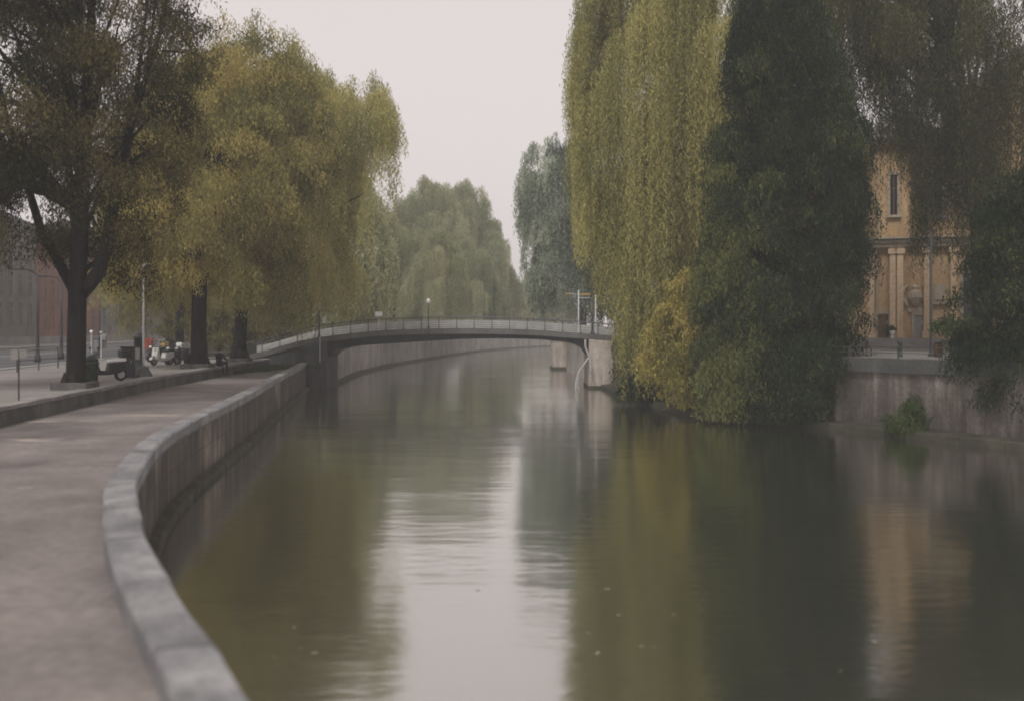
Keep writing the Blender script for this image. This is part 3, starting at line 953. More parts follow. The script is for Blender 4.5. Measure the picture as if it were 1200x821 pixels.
# terrace railing and small things on the right embankment
rl = thing('embankment_railing', 'thin low steel railing along the top of the right embankment wall', 'railing', (14.6, 38.6, ZR))
rc4 = offset(rbank, -.42); rc4 = rc4[(rc4[:, 1] > 22) & (rc4[:, 1] < 46.5)]
mb = MB()
for dz_ in (.42, .22): mb.tube([(p[0], p[1], ZR + dz_) for p in rc4], .016, 6)
mb.build('bars', M['rail'], rl)
for i in range(0, len(rc4), 2):
    MB().box((rc4[i][0], rc4[i][1], ZR + .23), (.04, .04, .44)).build('post', M['rail'], rl)

def on_right(px, Y): return ((px - 600) / F * Y, Y, ZR)
o, h = post_on('lamp_post', 'tall thin dark post standing on the right embankment before the ochre building', 'pole', 1091, 268, 44.5, ZR, .06, M['pole_dark'])
mb = MB(); mb.tube([(0, 0, h - .1), (0, -.5, h + .25), (0, -1.0, h + .3)], .03, 6); mb.build('arm', M['pole_dark'], o, local=True)
MB().box((0, -1.15, h + .28), (.2, .5, .09)).build('lamp_head', M['pole_dark'], o, local=True, bevel=.02)
b_ = thing('bollard', 'dark green bollard standing behind the right embankment railing', 'bollard', on_right(1055, 43.5))
MB().lathe((0, 0, 0), [(.1, 0), (.1, .08), (.075, .1), (.065, .48), (.085, .5), (.085, .54), (.06, .6), (.02, .66)], 12).build('post', M['green'], b_, local=True, smooth=True)
b_ = thing('litter_bin', 'dark reddish litter bin beside the shrub on the right embankment', 'bin', on_right(1099.5, 43.0))
MB().lathe((0, 0, 0), [(.14, 0), (.17, .05), (.19, .42), (.2, .45), (.2, .48), (.16, .5)], 14).build('drum', M['wood'], b_, local=True, smooth=True)
MB().lathe((0, 0, .501), [(.16, 0), (.13, .05), (.05, .08)], 14).build('lid', M['black'], b_, local=True, smooth=True)
for px, lab, m_ in ((1041, 'dark urn on the plinth beside the brown door', 'black'), (1046, 'white urn on the plinth beside the dark urn', 'white')):
    u_ = fu(px); w_ = A2 + ud * u_ + np.array((ud[1], -ud[0])) * .4
    b_ = thing('plant_urn', lab, 'urn', (w_[0], w_[1], ZR + .56), 0, 'urns by the brown door')
    MB().lathe((0, 0, 0), [(.1, 0), (.1, .04), (.05, .08), (.06, .14), (.15, .28), (.18, .4), (.15, .42)], 12).build('bowl', M[m_], b_, local=True, smooth=True)
    rg = np.random.default_rng(int(px)); n = 160
    C = rg.normal(0, .09, (n, 3)) + np.array((0, 0, .52)); A = rg.normal(0, 1, (n, 3)); A /= np.linalg.norm(A, axis=1)[:, None]; Bv = np.cross(A, rg.normal(0, 1, (n, 3))); Bv /= np.linalg.norm(Bv, axis=1)[:, None]
    tri_mesh('foliage', C, A * .08, Bv * .025, rg.uniform(.2, .8, n), L_['fern'], b_)

# =================================================== things on the left bank
def onl(px, py): return G(px, py, ZL)

p_ = onl(168, 442)
o = thing('lamp_pole', 'tall slim white pole on a concrete foot beside the dark cabinets', 'pole', p_)
h = CZ - (310 - HZ) / F * p_[1] - ZL
MB().lathe((0, 0, 0), [(.05, .3), (.045, .9), (.04, 2), (.028, h)], 10).build('shaft', M['pole_pale'], o, local=True, smooth=True)
MB().lathe((0, 0, 0), [(.36, 0), (.34, .12), (.24, .3), (.2, .42), (.12, .46)], 14).build('foot', M['kerbstone'], o, local=True, smooth=True)
mb = MB(); mb.tube([(0, 0, h - .04), (.1, 0, h + .02), (.24, 0, h + .03)], .025, 6); mb.build('arm', M['white'], o, local=True)

p_ = onl(150, 443)
o = thing('utility_cabinet', 'dark metal utility cabinet on the promenade left of the white pole', 'cabinet', p_, .2)
MB().box((0, 0, .62), (.5, .42, 1.16)).build('case', M['black'], o, local=True, bevel=.02)
MB().box((0, 0, .03), (.56, .48, .06)).build('base', M['kerbstone'], o, local=True)
MB().box((0, 0, 1.225), (.58, .5, .05)).build('lid', M['pole_dark'], o, local=True, bevel=.01)
d_ = MB().box((0, -.222, .62), (.44, .02, 1.04)).build('door', M['pole_dark'], o, local=True)
MB().box((.15, -.245, .66), (.03, .03, .14)).build('handle', M['chrome'], d_, local=True)
p_ = onl(157, 440)
o = thing('advert_column', 'slim dark notice column standing behind the low cabinet', 'column', (p_[0], p_[1] + .6, ZL))
MB().lathe((0, 0, 0), [(.24, 0), (.24, .1), (.19, .14), (.19, 1.52), (.23, 1.54), (.23, 1.6), (.1, 1.74), (.02, 1.8)], 14).build('drum', M['pole_dark'], o, local=True, smooth=True)
MB().box((0, -.2, .9), (.22, .02, .5)).build('notice', M['greydoor'], o, local=True)

# promenade sign near the left edge
p_ = onl(22, 471)
o = thing('sign_post', 'slim post with a pair of small dull plates on the kerb at the left edge', 'sign', p_)
h = CZ - (410 - HZ) / F * p_[1] - ZL
MB().tube([(0, 0, 0), (0, 0, h)], .022, 8).build('post', M['pole_dark'], o, local=True)
MB().box((-.1, -.03, h - .12), (.2, .015, .26)).build('sign_panel', M['greydoor'], o, local=True)
MB().box((.13, -.035, h - .1), (.2, .015, .2)).build('sign_panel', M['greydoor'], o, local=True)

o = thing('street_railing', 'low two-bar street railing at the edge of the promenade on the left', 'railing', onl(45, 433))
a_, b_ = onl(20, 436), onl(68, 431)
mb = MB()
for dz_ in (.5, .95): mb.tube([a_ + np.array((0, 0, dz_)), b_ + np.array((0, 0, dz_))], .022, 6)
mb.build('bars', M['rail'], o)
for t_ in (0, .5, 1):
    c_ = a_ + (b_ - a_) * t_
    MB().tube([c_, c_ + np.array((0, 0, 1.02))], .035, 8).build('post', M['rail'], o)

for px, py, yt, lab in ((107, 422, 388, 'white-topped bollard lamp just right of the near trunk'), (118.5, 421, 389, 'grey-topped bollard lamp right of the blue column')):
    p_ = onl(px, py); o = thing('bollard_lamp', lab, 'lamp', p_, 0, 'bollard lamps on the promenade')
    h = CZ - (yt - HZ) / F * p_[1] - ZL
    MB().tube([(0, 0, 0), (0, 0, h - .12)], .035, 8).build('post', M['pole_pale'], o, local=True)
    MB().lathe((0, 0, h - .14), [(.05, 0), (.1, .06), (.1, .13), (.05, .2)], 12).build('globe', M['white'] if px < 110 else M['palerail'], o, local=True, smooth=True)
p_ = onl(113, 420); o = thing('information_column', 'slate blue information column between the two bollard lamps', 'column', p_, .15)
MB().box((0, 0, .05), (.5, .36, .1)).build('foot', M['kerbstone'], o, local=True)
MB().box((0, 0, .72), (.38, .24, 1.24)).build('body', M['blue'], o, local=True, bevel=.02)
MB().box((0, -.13, .85), (.28, .02, .7)).build('panel', M['greydoor'], o, local=True)
p_ = onl(174, 419); o = thing('cloth_banner', 'small red cloth banner on a frame behind the white pole', 'banner', p_)
MB().tube([(-.35, 0, 0), (-.35, 0, 1.35), (.35, 0, 1.35), (.35, 0, 0)], .025, 6).build('frame', M['rail'], o, local=True)
mb = MB(); n_ = 8
mb.add([(-.32 + .64 * i / n_, .03 * math.sin(i * 1.7), z_) for z_ in (.6, 1.3) for i in range(n_ + 1)], [(i, i + 1, n_ + 2 + i, n_ + 1 + i) for i in range(n_)])
bo = mb.build('cloth', M['red'], o, local=True); sm = bo.modifiers.new('s', 'SOLIDIFY'); sm.thickness = .012

# street lamps and poles along the street
for px, py, yt, lab in ((72, 421, 330, 'dark street lamp between the near trunk and the red building'), (44, 424, 322, 'dark street lamp before the beige building'), (117, 409, 335, 'slim street lamp before the right end of the red building')):
    p_ = onl(px, py); o = thing('street_lamp', lab, 'lamp', p_, 0, 'street lamps on the left')
    h = CZ - (yt - HZ) / F * p_[1] - ZL
    MB().lathe((0, 0, 0), [(.2, 0), (.18, .3), (.11, .5), (.09, 2.5), (.06, h)], 10).build('post', M['pole_dark'], o, local=True, smooth=True)
    MB().tube([(0, 0, h - .1), (-.3, 0, h + .25), (-1.0, 0, h + .35)], .045, 6).build('arm', M['pole_dark'], o, local=True)
    MB().box((-1.2, 0, h + .34), (.65, .24, .12)).build('lamp_head', M['pole_dark'], o, local=True, bevel=.03)

# motor scooters
def make_scooter(body, seat, top=None):
    o = thing('motor_scooter', 'x', 'scooter', (0, 0, 0), 0, 'motor scooters parked on the promenade')
    for x in (-.62, .62):
        wv = MB()
        prof = []
        R, rr_ = .2, .055
        N, K2 = 20, 8
        vs = [( (R + rr_ * math.cos(b)) * math.cos(a) + x, rr_ * math.sin(b), (R + rr_ * math.cos(b)) * math.sin(a) + .255) for a in [2 * math.pi * i / N for i in range(N)] for b in [2 * math.pi * j / K2 for j in range(K2)]]
        fs = [(i * K2 + j, i * K2 + (j + 1) % K2, ((i + 1) % N) * K2 + (j + 1) % K2, ((i + 1) % N) * K2 + j) for i in range(N) for j in range(K2)]
        wv.add(vs, fs)
        w_ = wv.build('wheel', M['rubber'], o, local=True, smooth=True)
        rim = MB(); rim.tube([(x, -.05, .255), (x, .05, .255)], [.15, .15], 14); rim.build('rim', M['chrome'], w_, local=True)
    b = MB(); b.extr([(-.78, .42), (-.5, .3), (-.15, .24), (.25, .24), (.36, .3), (.48, .85), (.4, .9), (.24, .42), (-.08, .4), (-.14, .68), (-.75, .72)], 'y', -.16, .16)
    b.build('body', M[body], o, local=True, bevel=.04)
    MB().extr([(.36, .38), (.52, .3), (.60, .5), (.5, .95), (.42, .95)], 'y', -.2, .2).build('front_shield', M[body], o, local=True, bevel=.04)
    MB().extr([(-.78, .725), (-.1, .685), (-.14, .8), (-.45, .83), (-.78, .86)], 'y', -.15, .15).build('seat', M[seat], o, local=True, bevel=.04)
    MB().extr([(.45, .34), (.62, .46), (.8, .44), (.88, .32), (.8, .38), (.64, .41), (.5, .3)], 'y', -.09, .09).build('mudguard', M[body], o, local=True)
    hb = MB(); hb.tube([(.40, -.34, 1.04), (.47, -.12, .98), (.47, .12, .98), (.40, .34, 1.04)], .02, 6); hb.tube([(.62, 0, .26), (.46, 0, .98)], .035, 6)
    hb.build('handlebar', M['black'], o, local=True)
    MB().lathe((.52, 0, .86), [(.03, -.07), (.09, -.03), (.1, .03), (.05, .08)], 10).build('headlight', M['lampglass'], o, local=True, smooth=True)
    for s in (-1, 1):
        mm = MB(); mm.tube([(.42, s * .25, 1.0), (.42, s * .3, 1.2)], .01, 5); mm.box((.42, s * .31, 1.22), (.02, .13, .09)); mm.build('mirror', M['black'], o, local=True)
    MB().box((-.84, 0, .62), (.03, .16, .08)).build('tail_light', M['red'], o, local=True)
    if top: MB().box((-.78, 0, 1.02), (.38, .38, .3)).build('top_box', M[top], o, local=True, bevel=.05)
    return o
def put(o, p, rz, lab, z=ZL):
    o.location = (float(p[0]), float(p[1]), z); o.rotation_euler = (0, 0, rz); o['label'] = lab
    return o
put(make_scooter('black', 'white', 'black'), onl(123, 447), -2.3, 'black motor scooter with a white seat standing beside the near dark trunk', ZL + .01)
put(make_scooter('white', 'black', None), onl(190, 428), -2.0, 'white motor scooter, leftmost of the parked row behind the white pole', ZL + .01)
put(make_scooter('black', 'black', 'white'), onl(203, 427), -1.8, 'black motor scooter with a white top box in the parked row', ZL + .01)
put(make_scooter('pole_dark', 'black', None), onl(212, 427), -1.7, 'dark scooter without a box next to the second trunk', ZL + .01)
put(make_scooter('black', 'black', 'yellow'), onl(183, 424), -1.9, 'black motor scooter with an ochre top box at the back of the row', ZL + .01)
# litter bin with sacks near the first trunk
p_ = onl(107, 450)
o = thing('litter_bin', 'round dark green litter bin between the near trunk and the black scooter', 'bin', p_)
mb = MB().lathe((0, 0, 0), [(.2, 0), (.22, .05), (.25, .7), (.27, .72), (.27, .78), (.22, .8)], 16); mb.build('drum', M['green'], o, local=True, smooth=True)
MB().lathe((0, 0, .801), [(.24, 0), (.22, .1), (.12, .2), (.03, .23)], 14).build('lid', M['pole_dark'], o, local=True, smooth=True)

# square stone rings round the trunks
def tree_ring(p, w, lab):
    o = thing('tree_planter', lab, 'planter', (p[0], p[1], ZL), 0, 'stone tree rings')
    mb = MB()
    for sx, sy, lx, ly in ((0, -1, w, .14), (0, 1, w, .14), (-1, 0, .14, w - .29), (1, 0, .14, w - .29)):
        mb.box((sx * (w / 2 - .07), sy * (w / 2 - .07), .12), (lx, ly, .24))
    mb.build('kerb', M['kerbstone'], o, local=True, bevel=.015)
    MB().box((0, 0, .07), (w - .3, w - .3, .1)).build('soil', M['ground'], o, local=True)

# ------------------------------------------------------------------ people
def make_person(label, loc, rz, J, top, legs, hair=(.03, .025, .02), zsplit=.5, skin=(.42, .28, .21), zs2=9):
    """J: joints of the pose; one skinned body, hair a child"""
    o = thing('person', label, 'person', loc, rz)
    V, E, R = [], [], []
    def v(p, r): V.append(tuple(p)); R.append(r); return len(V) - 1
    pel = v(J['pelvis'], (.15, .12)); ch = v(J['chest'], (.18, .13)); nk = v(J['neck'], (.06, .06)); hd = v(J['head'], (.085, .1)); tp = v(np.array(J['head']) + np.array(J.get('up', (0, 0, .1))), (.075, .085))
    E += [(pel, ch), (ch, nk), (nk, hd), (hd, tp)]
    for s, k_ in ((-1, 'r'), (1, 'l')):
        hp = v(J['hip_' + k_], (.1, .1)); kn = v(J['knee_' + k_], (.065, .065)); an_ = v(J['ankle_' + k_], (.045, .045)); to = v(J['toe_' + k_], (.04, .03))
        E += [(pel, hp), (hp, kn), (kn, an_), (an_, to)]
        sh = v(J['sh_' + k_], (.07, .07)); el = v(J['el_' + k_], (.05, .05)); wr = v(J['wr_' + k_], (.032, .032))
        E += [(ch, sh), (sh, el), (el, wr)]
        d = np.array(J['wr_' + k_], float) - np.array(J['el_' + k_], float); d /= np.linalg.norm(d)
        side = np.cross(d, (0, 1, .2)); side /= np.linalg.norm(side)
        palm = v(np.array(J['wr_' + k_]) + d * .06, (.038, .02)); E.append((wr, palm))
        for q_, (off, ln) in enumerate(((-.03, .065), (-.01, .08), (.01, .075), (.03, .06))):
            f1 = v(np.array(J['wr_' + k_]) + d * .1 + side * off, (.009, .009)); f2 = v(np.array(J['wr_' + k_]) + d * (.1 + ln) + side * off * 1.1 + np.array((0, 0, -.015)), (.008, .008))
            E += [(palm, f1), (f1, f2)]
        th_ = v(np.array(J['wr_' + k_]) + d * .08 - side * .06, (.01, .01)); E.append((palm, th_))
    me = bpy.data.meshes.new('body'); me.from_pydata(V, E, [])
    ob = link_mesh('body', me, None, o)
    ob.modifiers.new('skin', 'SKIN')
    sv = me.skin_vertices[0].data if len(me.skin_vertices) else None
    for i, r_ in enumerate(R): sv[i].radius = r_
    sv[0].use_root = True
    ss = ob.modifiers.new('sub', 'SUBSURF'); ss.levels = 1; ss.render_levels = 2
    t = NT('person_clothes')
    gx = t.n('ShaderNodeSeparateXYZ'); t.l(t.coords(), gx.inputs[0])
    zz = gx.outputs['Z']
    hz_ = J['neck'][2] + .03
    mr = t.n('ShaderNodeMath', operation='DIVIDE'); t.l(zz, mr.inputs[0]); mr.inputs[1].default_value = 2.0
    t.col(t.ramp(mr.outputs[0], [(0, legs), (zsplit / 2, top), (hz_ / 2, skin)], 'CONSTANT'))
    me.materials.append(t.done(.85, .2))
    h = np.array(J['head'])
    hb = bmesh.new(); bmesh.ops.create_uvsphere(hb, u_segments=14, v_segments=10, radius=.115)
    for q_ in hb.verts:
        q_.co.x *= .88
        q_.co = Vector((q_.co.x + h[0], q_.co.y + h[1] + .03, q_.co.z + h[2] + .07))
    hm = bpy.data.meshes.new('hair'); hb.to_mesh(hm); hb.free()
    link_mesh('hair', hm, simple('hair_colour', hair, .7, .2, 20), o)
    return o

def standing(h=1.7, stride=.25, lean=0.0):
    k_ = h / 1.7
    J = dict(pelvis=(0, 0, .92), chest=(0, -lean, 1.3), neck=(0, -lean, 1.46), head=(0, -lean - .02, 1.56))
    for s, a in ((-1, 'r'), (1, 'l')):
        st = stride * s
        J['hip_' + a] = (s * .09, 0, .86); J['knee_' + a] = (s * .1, -st * .45 - .03, .48); J['ankle_' + a] = (s * .1, -st, .08); J['toe_' + a] = (s * .11, -st - .16, .035)
        J['sh_' + a] = (s * .19, -lean, 1.38); J['el_' + a] = (s * .24, st * .35, 1.1); J['wr_' + a] = (s * .24, st * .6 - .06, .86)
    return {q_: tuple(c_ * k_ for c_ in p_) for q_, p_ in J.items()}

# seated on the kerb wall, back to the camera
J = dict(pelvis=(0, .02, .1), chest=(0, -.06, .48), neck=(0, -.1, .64), head=(0, -.14, .75))
for s, a in ((-1, 'r'), (1, 'l')):
    J['hip_' + a] = (s * .11, -.05, .09); J['knee_' + a] = (s * .16, -.46, .2); J['ankle_' + a] = (s * .13, -.5, -.26); J['toe_' + a] = (s * .14, -.68, -.40)
    J['sh_' + a] = (s * .2, -.08, .56); J['el_' + a] = (s * .27, -.22, .3); J['wr_' + a] = (s * .16, -.42, .28)
ps = np.array((0, 56.6, 0))
make_person('person in dark clothes sitting on the kerb wall near the third trunk', (kerb_n(ps[1]) - .2, ps[1], ZL + .055), .9, J, (.018, .02, .026), (.02, .02, .024), zsplit=.15)
pp_ = onl(122, 409); make_person('person in a pale jacket walking far off on the promenade', (pp_[0], pp_[1], ZL), .4, standing(1.65), (.3, .28, .28), (.04, .035, .04), zsplit=.85)
pp_ = P(517, 390, 128); make_person('person in dark clothes walking on the embankment beyond the bridge', (-9.95, 152, 3.5), 1.2, standing(1.72, .3), (.02, .022, .03), (.02, .02, .025), zsplit=.9)
pp_ = P(523.5, 390, 131); make_person('person in a white top walking beside the darkly dressed one beyond the bridge', (-9.4, 153, 3.5), 1.0, standing(1.66, .25), (.6, .58, .55), (.06, .06, .07), zsplit=.9)

# =================================================================== trees
R_ = np.random.default_rng
# 1. near dark tree at the left edge, forked
T1 = onl(88, 456); Y1 = float(T1[1])
tree_ring((T1[0], T1[1]), 1.15, 'square dark stone ring at the foot of the nearest trunk')
poly = [(-150, -150), (190, -150), (215, -60), (232, 40), (215, 100), (190, 190), (175, 250), (140, 300), (100, 285), (50, 250), (0, 255), (-60, 265), (-150, 260)]
dr = fill(poly, 150, Y1, (1.0, 2.6), (.45, .9), R_(1), (.1, .9), 1.0, 4.6)
dr += wisps(poly, 60, Y1, (.8, 2.2), R_(61), (.3, .9))
dr += fill([(-150, -150), (120, -150), (120, 60), (60, 170), (30, 215), (-150, 215)], 70, Y1, (1.0, 2.2), (.5, .95), R_(51), (.05, .5), 1.0, 4.6)
make_tree('street_tree', 'dark forked tree nearest the camera at the left edge', 'trees along the promenade', T1,
          px_trunk(Y1, [(88, 458, .34), (89, 440, .31), (90, 380, .29), (91, 330, .28), (94, 250, .27), (98, 170, .22), (103, 90, .17), (108, 0, .12), (112, -80, .07)]),
          dr, 'dusk', 62, .075, .08, .022, 101, limbs=55,
          extra=[px_trunk(Y1, [(92, 350, .2), (104, 334, .24), (116, 318, .24), (124, 290, .22), (131, 250, .19), (141, 200, .16), (155, 140, .13), (170, 95, .1), (190, 30, .07), (204, -40, .04)]),
                 px_trunk(Y1, [(155, 140, .1), (166, 60, .06), (176, -30, .035)]), px_trunk(Y1, [(170, 95, .08), (178, 40, .05), (186, -40, .03)]),
                 px_trunk(Y1, [(190, 60, .05), (225, 62, .035), (250, 75, .02)]),
                 px_trunk(Y1, [(137, 215, .09), (160, 185, .07), (195, 165, .04)]),
                 px_trunk(Y1, [(89, 345, .18), (70, 310, .17), (48, 270, .15), (30, 210, .12), (8, 140, .09), (-10, 60, .05)]),
                 px_trunk(Y1, [(92, 300, .14), (82, 220, .12), (78, 130, .09), (85, 40, .05)])],
          droop=.75, stray=.13, spread=.5)
# bare-ish twigs at its top right are thin drapes
# 2. olive and orange tree
T2 = onl(232, 431.4); Y2 = float(T2[1])
tree_ring((T2[0], T2[1]), 1.35, 'square stone ring at the foot of the second trunk')
poly = [(128, 320), (140, 210), (160, 130), (205, 70), (250, 42), (300, 38), (345, 55), (372, 110), (385, 170), (360, 250), (335, 310), (290, 325), (250, 300), (200, 325)]
dr = fill(poly, 230, Y2, (1.2, 2.8), (.6, 1.15), R_(2), (.2, .95), 1.0, 6, tfun=lambda a, b: .3 * math.exp(-((a - 215) / 80) ** 2) - .15 * (a > 300))
dr += wisps(poly, 60, Y2, (1.0, 2.6), R_(62), (.3, .8), top=260)
make_tree('street_tree', 'rusty olive tree with a straight thick trunk, second from the left', 'trees along the promenade', T2,
          px_trunk(Y2, [(232, 434, .46), (232.5, 415, .40), (233, 370, .38), (234, 330, .36), (238, 250, .3), (246, 170, .22), (256, 100, .12), (262, 60, .05)]),
          dr, 'olive', 58, .09, .105, .028, 102, limbs=50,
          extra=[px_trunk(Y2, [(234, 330, .26), (215, 280, .2), (190, 230, .14), (170, 180, .08)]), px_trunk(Y2, [(235, 315, .26), (262, 260, .2), (295, 200, .14), (320, 140, .07)])], droop=.85, stray=.13)
# 3. tall yellow-green willow reaching over the river
T3 = onl(280, 424.3); Y3 = float(T3[1])
tree_ring((T3[0], T3[1]), 1.3, 'square stone ring at the foot of the third trunk')
poly = [(270, 335), (280, 220), (300, 120), (325, 85), (352, 70), (385, 85), (400, 110), (420, 100), (436, 92), (450, 112), (456, 140), (436, 150), (408, 165), (412, 280), (415, 330), (370, 335)]
airy = [(P(px_, py_, 63.)[0], 63. + dy_, P(px_, py_, 63.)[2], l_, .34, .8) for px_, py_, dy_, l_ in ((428, 150, 0, 4.5), (440, 140, 1, 3.6), (452, 128, -.6, 4.6), (460, 150, .4, 4.0), (447, 175, -1, 3.2), (463, 190, .8, 3.0), (420, 180, 1.4, 4.8), (434, 200, -.5, 4.4), (455, 215, .3, 2.6), (425, 240, 0, 4.2), (414, 120, 0, 3), (444, 105, .5, 2.8))]
dr = fill(poly, 200, Y3, (1.8, 3.6), (.55, 1.1), R_(3), (.4, 1.1), 1.0, 6)
dr += airy + wisps(poly, 50, Y3, (1.5, 3.2), R_(63), (.4, .95), top=240)
make_tree('willow_tree', 'yellow-green willow leaning over the left end of the bridge', 'trees along the promenade', T3,
          px_trunk(Y3, [(280, 425, .45), (281, 400, .38), (284, 350, .36), (290, 290, .32), (305, 220, .25), (325, 150, .16), (340, 100, .07)]),
          dr, 'willow', 56, .1, .12, .025, 103, limbs=40,
          extra=[px_trunk(Y3, [(290, 310, .24), (330, 262, .18), (375, 212, .13), (405, 165, .09), (440, 120, .04)]), px_trunk(Y3, [(330, 262, .13), (370, 245, .1), (405, 238, .06), (430, 225, .03)])], droop=1.0, stray=.1)
# 4. pale willow behind the bridge ramp
Y4 = 84.0
b4 = (P(383, 400, Y4)[0], Y4, ZL)
poly = [(352, 350), (356, 270), (368, 215), (392, 190), (420, 195), (440, 230), (452, 280), (450, 335), (410, 350)]
dr = fill(poly, 150, Y4, (2.2, 4.4), (.7, 1.2), R_(4), (.4, 1.05), 1.0, 5)
dr += wisps(poly, 30, Y4, (1.5, 3.2), R_(64), (.4, .9), top=240)
make_tree('willow_tree', 'pale willow with a leaning trunk behind the bridge ramp', 'willows beyond the bridge', b4,
          [(b4[0], Y4, ZL - .1, .4)] + px_trunk(Y4, [(384, 370, .36), (386, 340, .32), (394, 300, .26), (402, 260, .18), (406, 220, .08)]),
          dr, 'pale', 40, .15, .19, .04, 104, limbs=24, floor=3.1)

# street trees behind, all shaped alike
def generic(name, label, group, leaf, H, Rr, z_low, nd, seed, ns=26, ll=.22, lw=.055, L=(1.5, 3.2), tr=.32, tint=(.2, .8), droop=.9, step=.18, zpow=.6, skirt=0.0, bark='bark'):
    rg = R_(seed)
    dr = []
    for i in range(nd):
        th = rg.uniform(0, 6.283); f = rg.uniform(0, 1) ** zpow
        zt = z_low + (H - z_low) * f
        prof = Rr * math.sqrt(max(.03, 1 - ((f - .3) / .72) ** 2)) if f > .3 else Rr * (.78 + .22 * f / .3)
        rho = prof * rg.uniform(.25, 1) ** .5
        dr.append((rho * math.cos(th), rho * math.sin(th), zt, rg.uniform(*L) * (1 + skirt * rho / Rr), rg.uniform(.6, 1.25) * Rr / 5.5, rg.uniform(*tint)))
    o = make_tree(name, label, group, (0, 0, 0), [(0, 0, -.1, tr * 1.2), (.05, .02, 1, tr), (.1, .05, H * .3, tr * .85), (.0, .15, H * .55, tr * .55), (-.1, .1, H * .8, tr * .25)], dr, leaf, ns, step, ll, lw, seed, limbs=26, droop=droop, floor=.25 if z_low < 2 else z_low - 2.2, stray=.14, bark=bark)
    return o
gs = generic('street_tree', 'x', 'street trees behind the promenade', 'olive', 17, 5.6, 3.0, 170, 201, skirt=.15, tint=(.25, .85))
row = [(80, 6.5, .0, 1.0, 'olive street tree between the white pole and the second trunk'), (98, 11, 2.3, 1.05, 'olive street tree beyond the parked scooters'),
       (112, 9, 3.4, 1.0, 'olive street tree far down the street left of the third trunk'), (84, 3.0, 4.1, .95, 'olive tree just behind the bridge ramp'), (103, 2.5, 5.0, 1.0, 'second olive tree behind the bridge ramp'), (140, 8, 5.6, 1.1, 'farthest olive tree down the street'),
       (124, 4.0, .6, 1.0, 'olive tree behind the pale willow'), (165, 12, 1.6, 1.15, 'hazy olive tree at the end of the street'),
       (150, 3.5, 2.9, 1.0, 'farther olive tree seen over the left end of the bridge railing'), (178, 5, 3.9, 1.0, 'hazy olive tree beyond the ramp, left of the misty willows'), (205, 9, 4.6, 1.1, 'hazy olive tree at the bend of the far street'), (215, 20, .4, 1.2, 'very hazy olive tree closing the street')]
for i, (y, off, rz, s, lab) in enumerate(row):
    o = gs if i == 0 else copy_tree(gs)
    o.location = (kerb_x(y) - off, y, ZL); o.rotation_euler = (0, 0, rz); o.scale = (s, s, s); o['label'] = lab

gb = generic('shrub', 'x', 'shrubs between the bridge ramp and the street', 'olive', 3.6, 2.6, .5, 46, 221, ns=26, ll=.16, lw=.045, L=(.5, 1.1), tr=.07, tint=(.0, .45), droop=.5)
for i, (y, off, rz, s, lab) in enumerate(((80, 4.5, 0, 1.0, 'dark olive shrub beside the foot of the bridge ramp'), (88, 7.0, 1, 1.1, 'dark olive shrub behind the third trunk'), (97, 5.0, 2, 1.2, 'dark shrub behind the bridge ramp railing'), (108, 8.5, 3, 1.15, 'dark shrub far behind the second trunk'), (122, 7, 4, 1.3, 'hazy shrub far down the promenade'), (138, 9, 5, 1.4, 'farthest hazy shrub of the promenade'), (168, -22.6, 2.2, 1.5, 'hazy shrub on the far embankment edge below the tall misty willows'),
        (183, -27.3, .2, 1.6, 'hazy shrub farther along the far embankment edge'), (203, -32.8, 1.2, 1.7, 'palest shrub where the far embankment bends'), (218, -40.5, 3.2, 1.8, 'palest shrub closing the far bend of the river'))):
    o = gb if i == 0 else copy_tree(gb)
    o.location = (kerb_x(y) - off, y, ZL if off > 0 else 3.45); o.rotation_euler = (0, 0, rz); o.scale = (s, s, s); o['label'] = lab

# big blue-grey willows beyond the bridge
def lobed(name, group, leaf, lobes, seed, ns, step, ll, lw, L, tint, H, tr=.42, per=16, bark='bark2', floor=.9):
    """willow built of cascading lobes (x, y, ztop, r)"""
    rg = R_(seed); dr = []
    for (x, y, z, r) in lobes:
        t0 = rg.uniform(*tint)
        for _ in range(per):
            th = rg.uniform(0, 6.283); q_ = rg.uniform(0, 1) ** .5
            dr.append((x + q_ * r * math.cos(th), y + q_ * r * math.sin(th), z - q_ ** 3 * r * 1.0 + rg.normal(0, .3), rg.uniform(*L), rg.uniform(.45, .9), t0 + rg.uniform(-.15, .15)))
        for _ in range(5):
            th = rg.uniform(0, 6.283); q_ = rg.uniform(.9, 1.2)
            dr.append((x + q_ * r * math.cos(th), y + q_ * r * math.sin(th), z - q_ * q_ * r * .95 + rg.normal(0, .3), rg.uniform(*L) * .8, .33, t0 + .1))
    return make_tree(name, 'x', group, (0, 0, 0), [(0, 0, -.1, tr * 1.2), (.05, .02, 1, tr), (.1, .05, H * .3, tr * .85), (.0, .15, H * .55, tr * .55), (-.1, .1, H * .8, tr * .25)], dr, leaf, ns, step, ll, lw, seed, limbs=26, floor=floor, stray=.12, bark=bark)

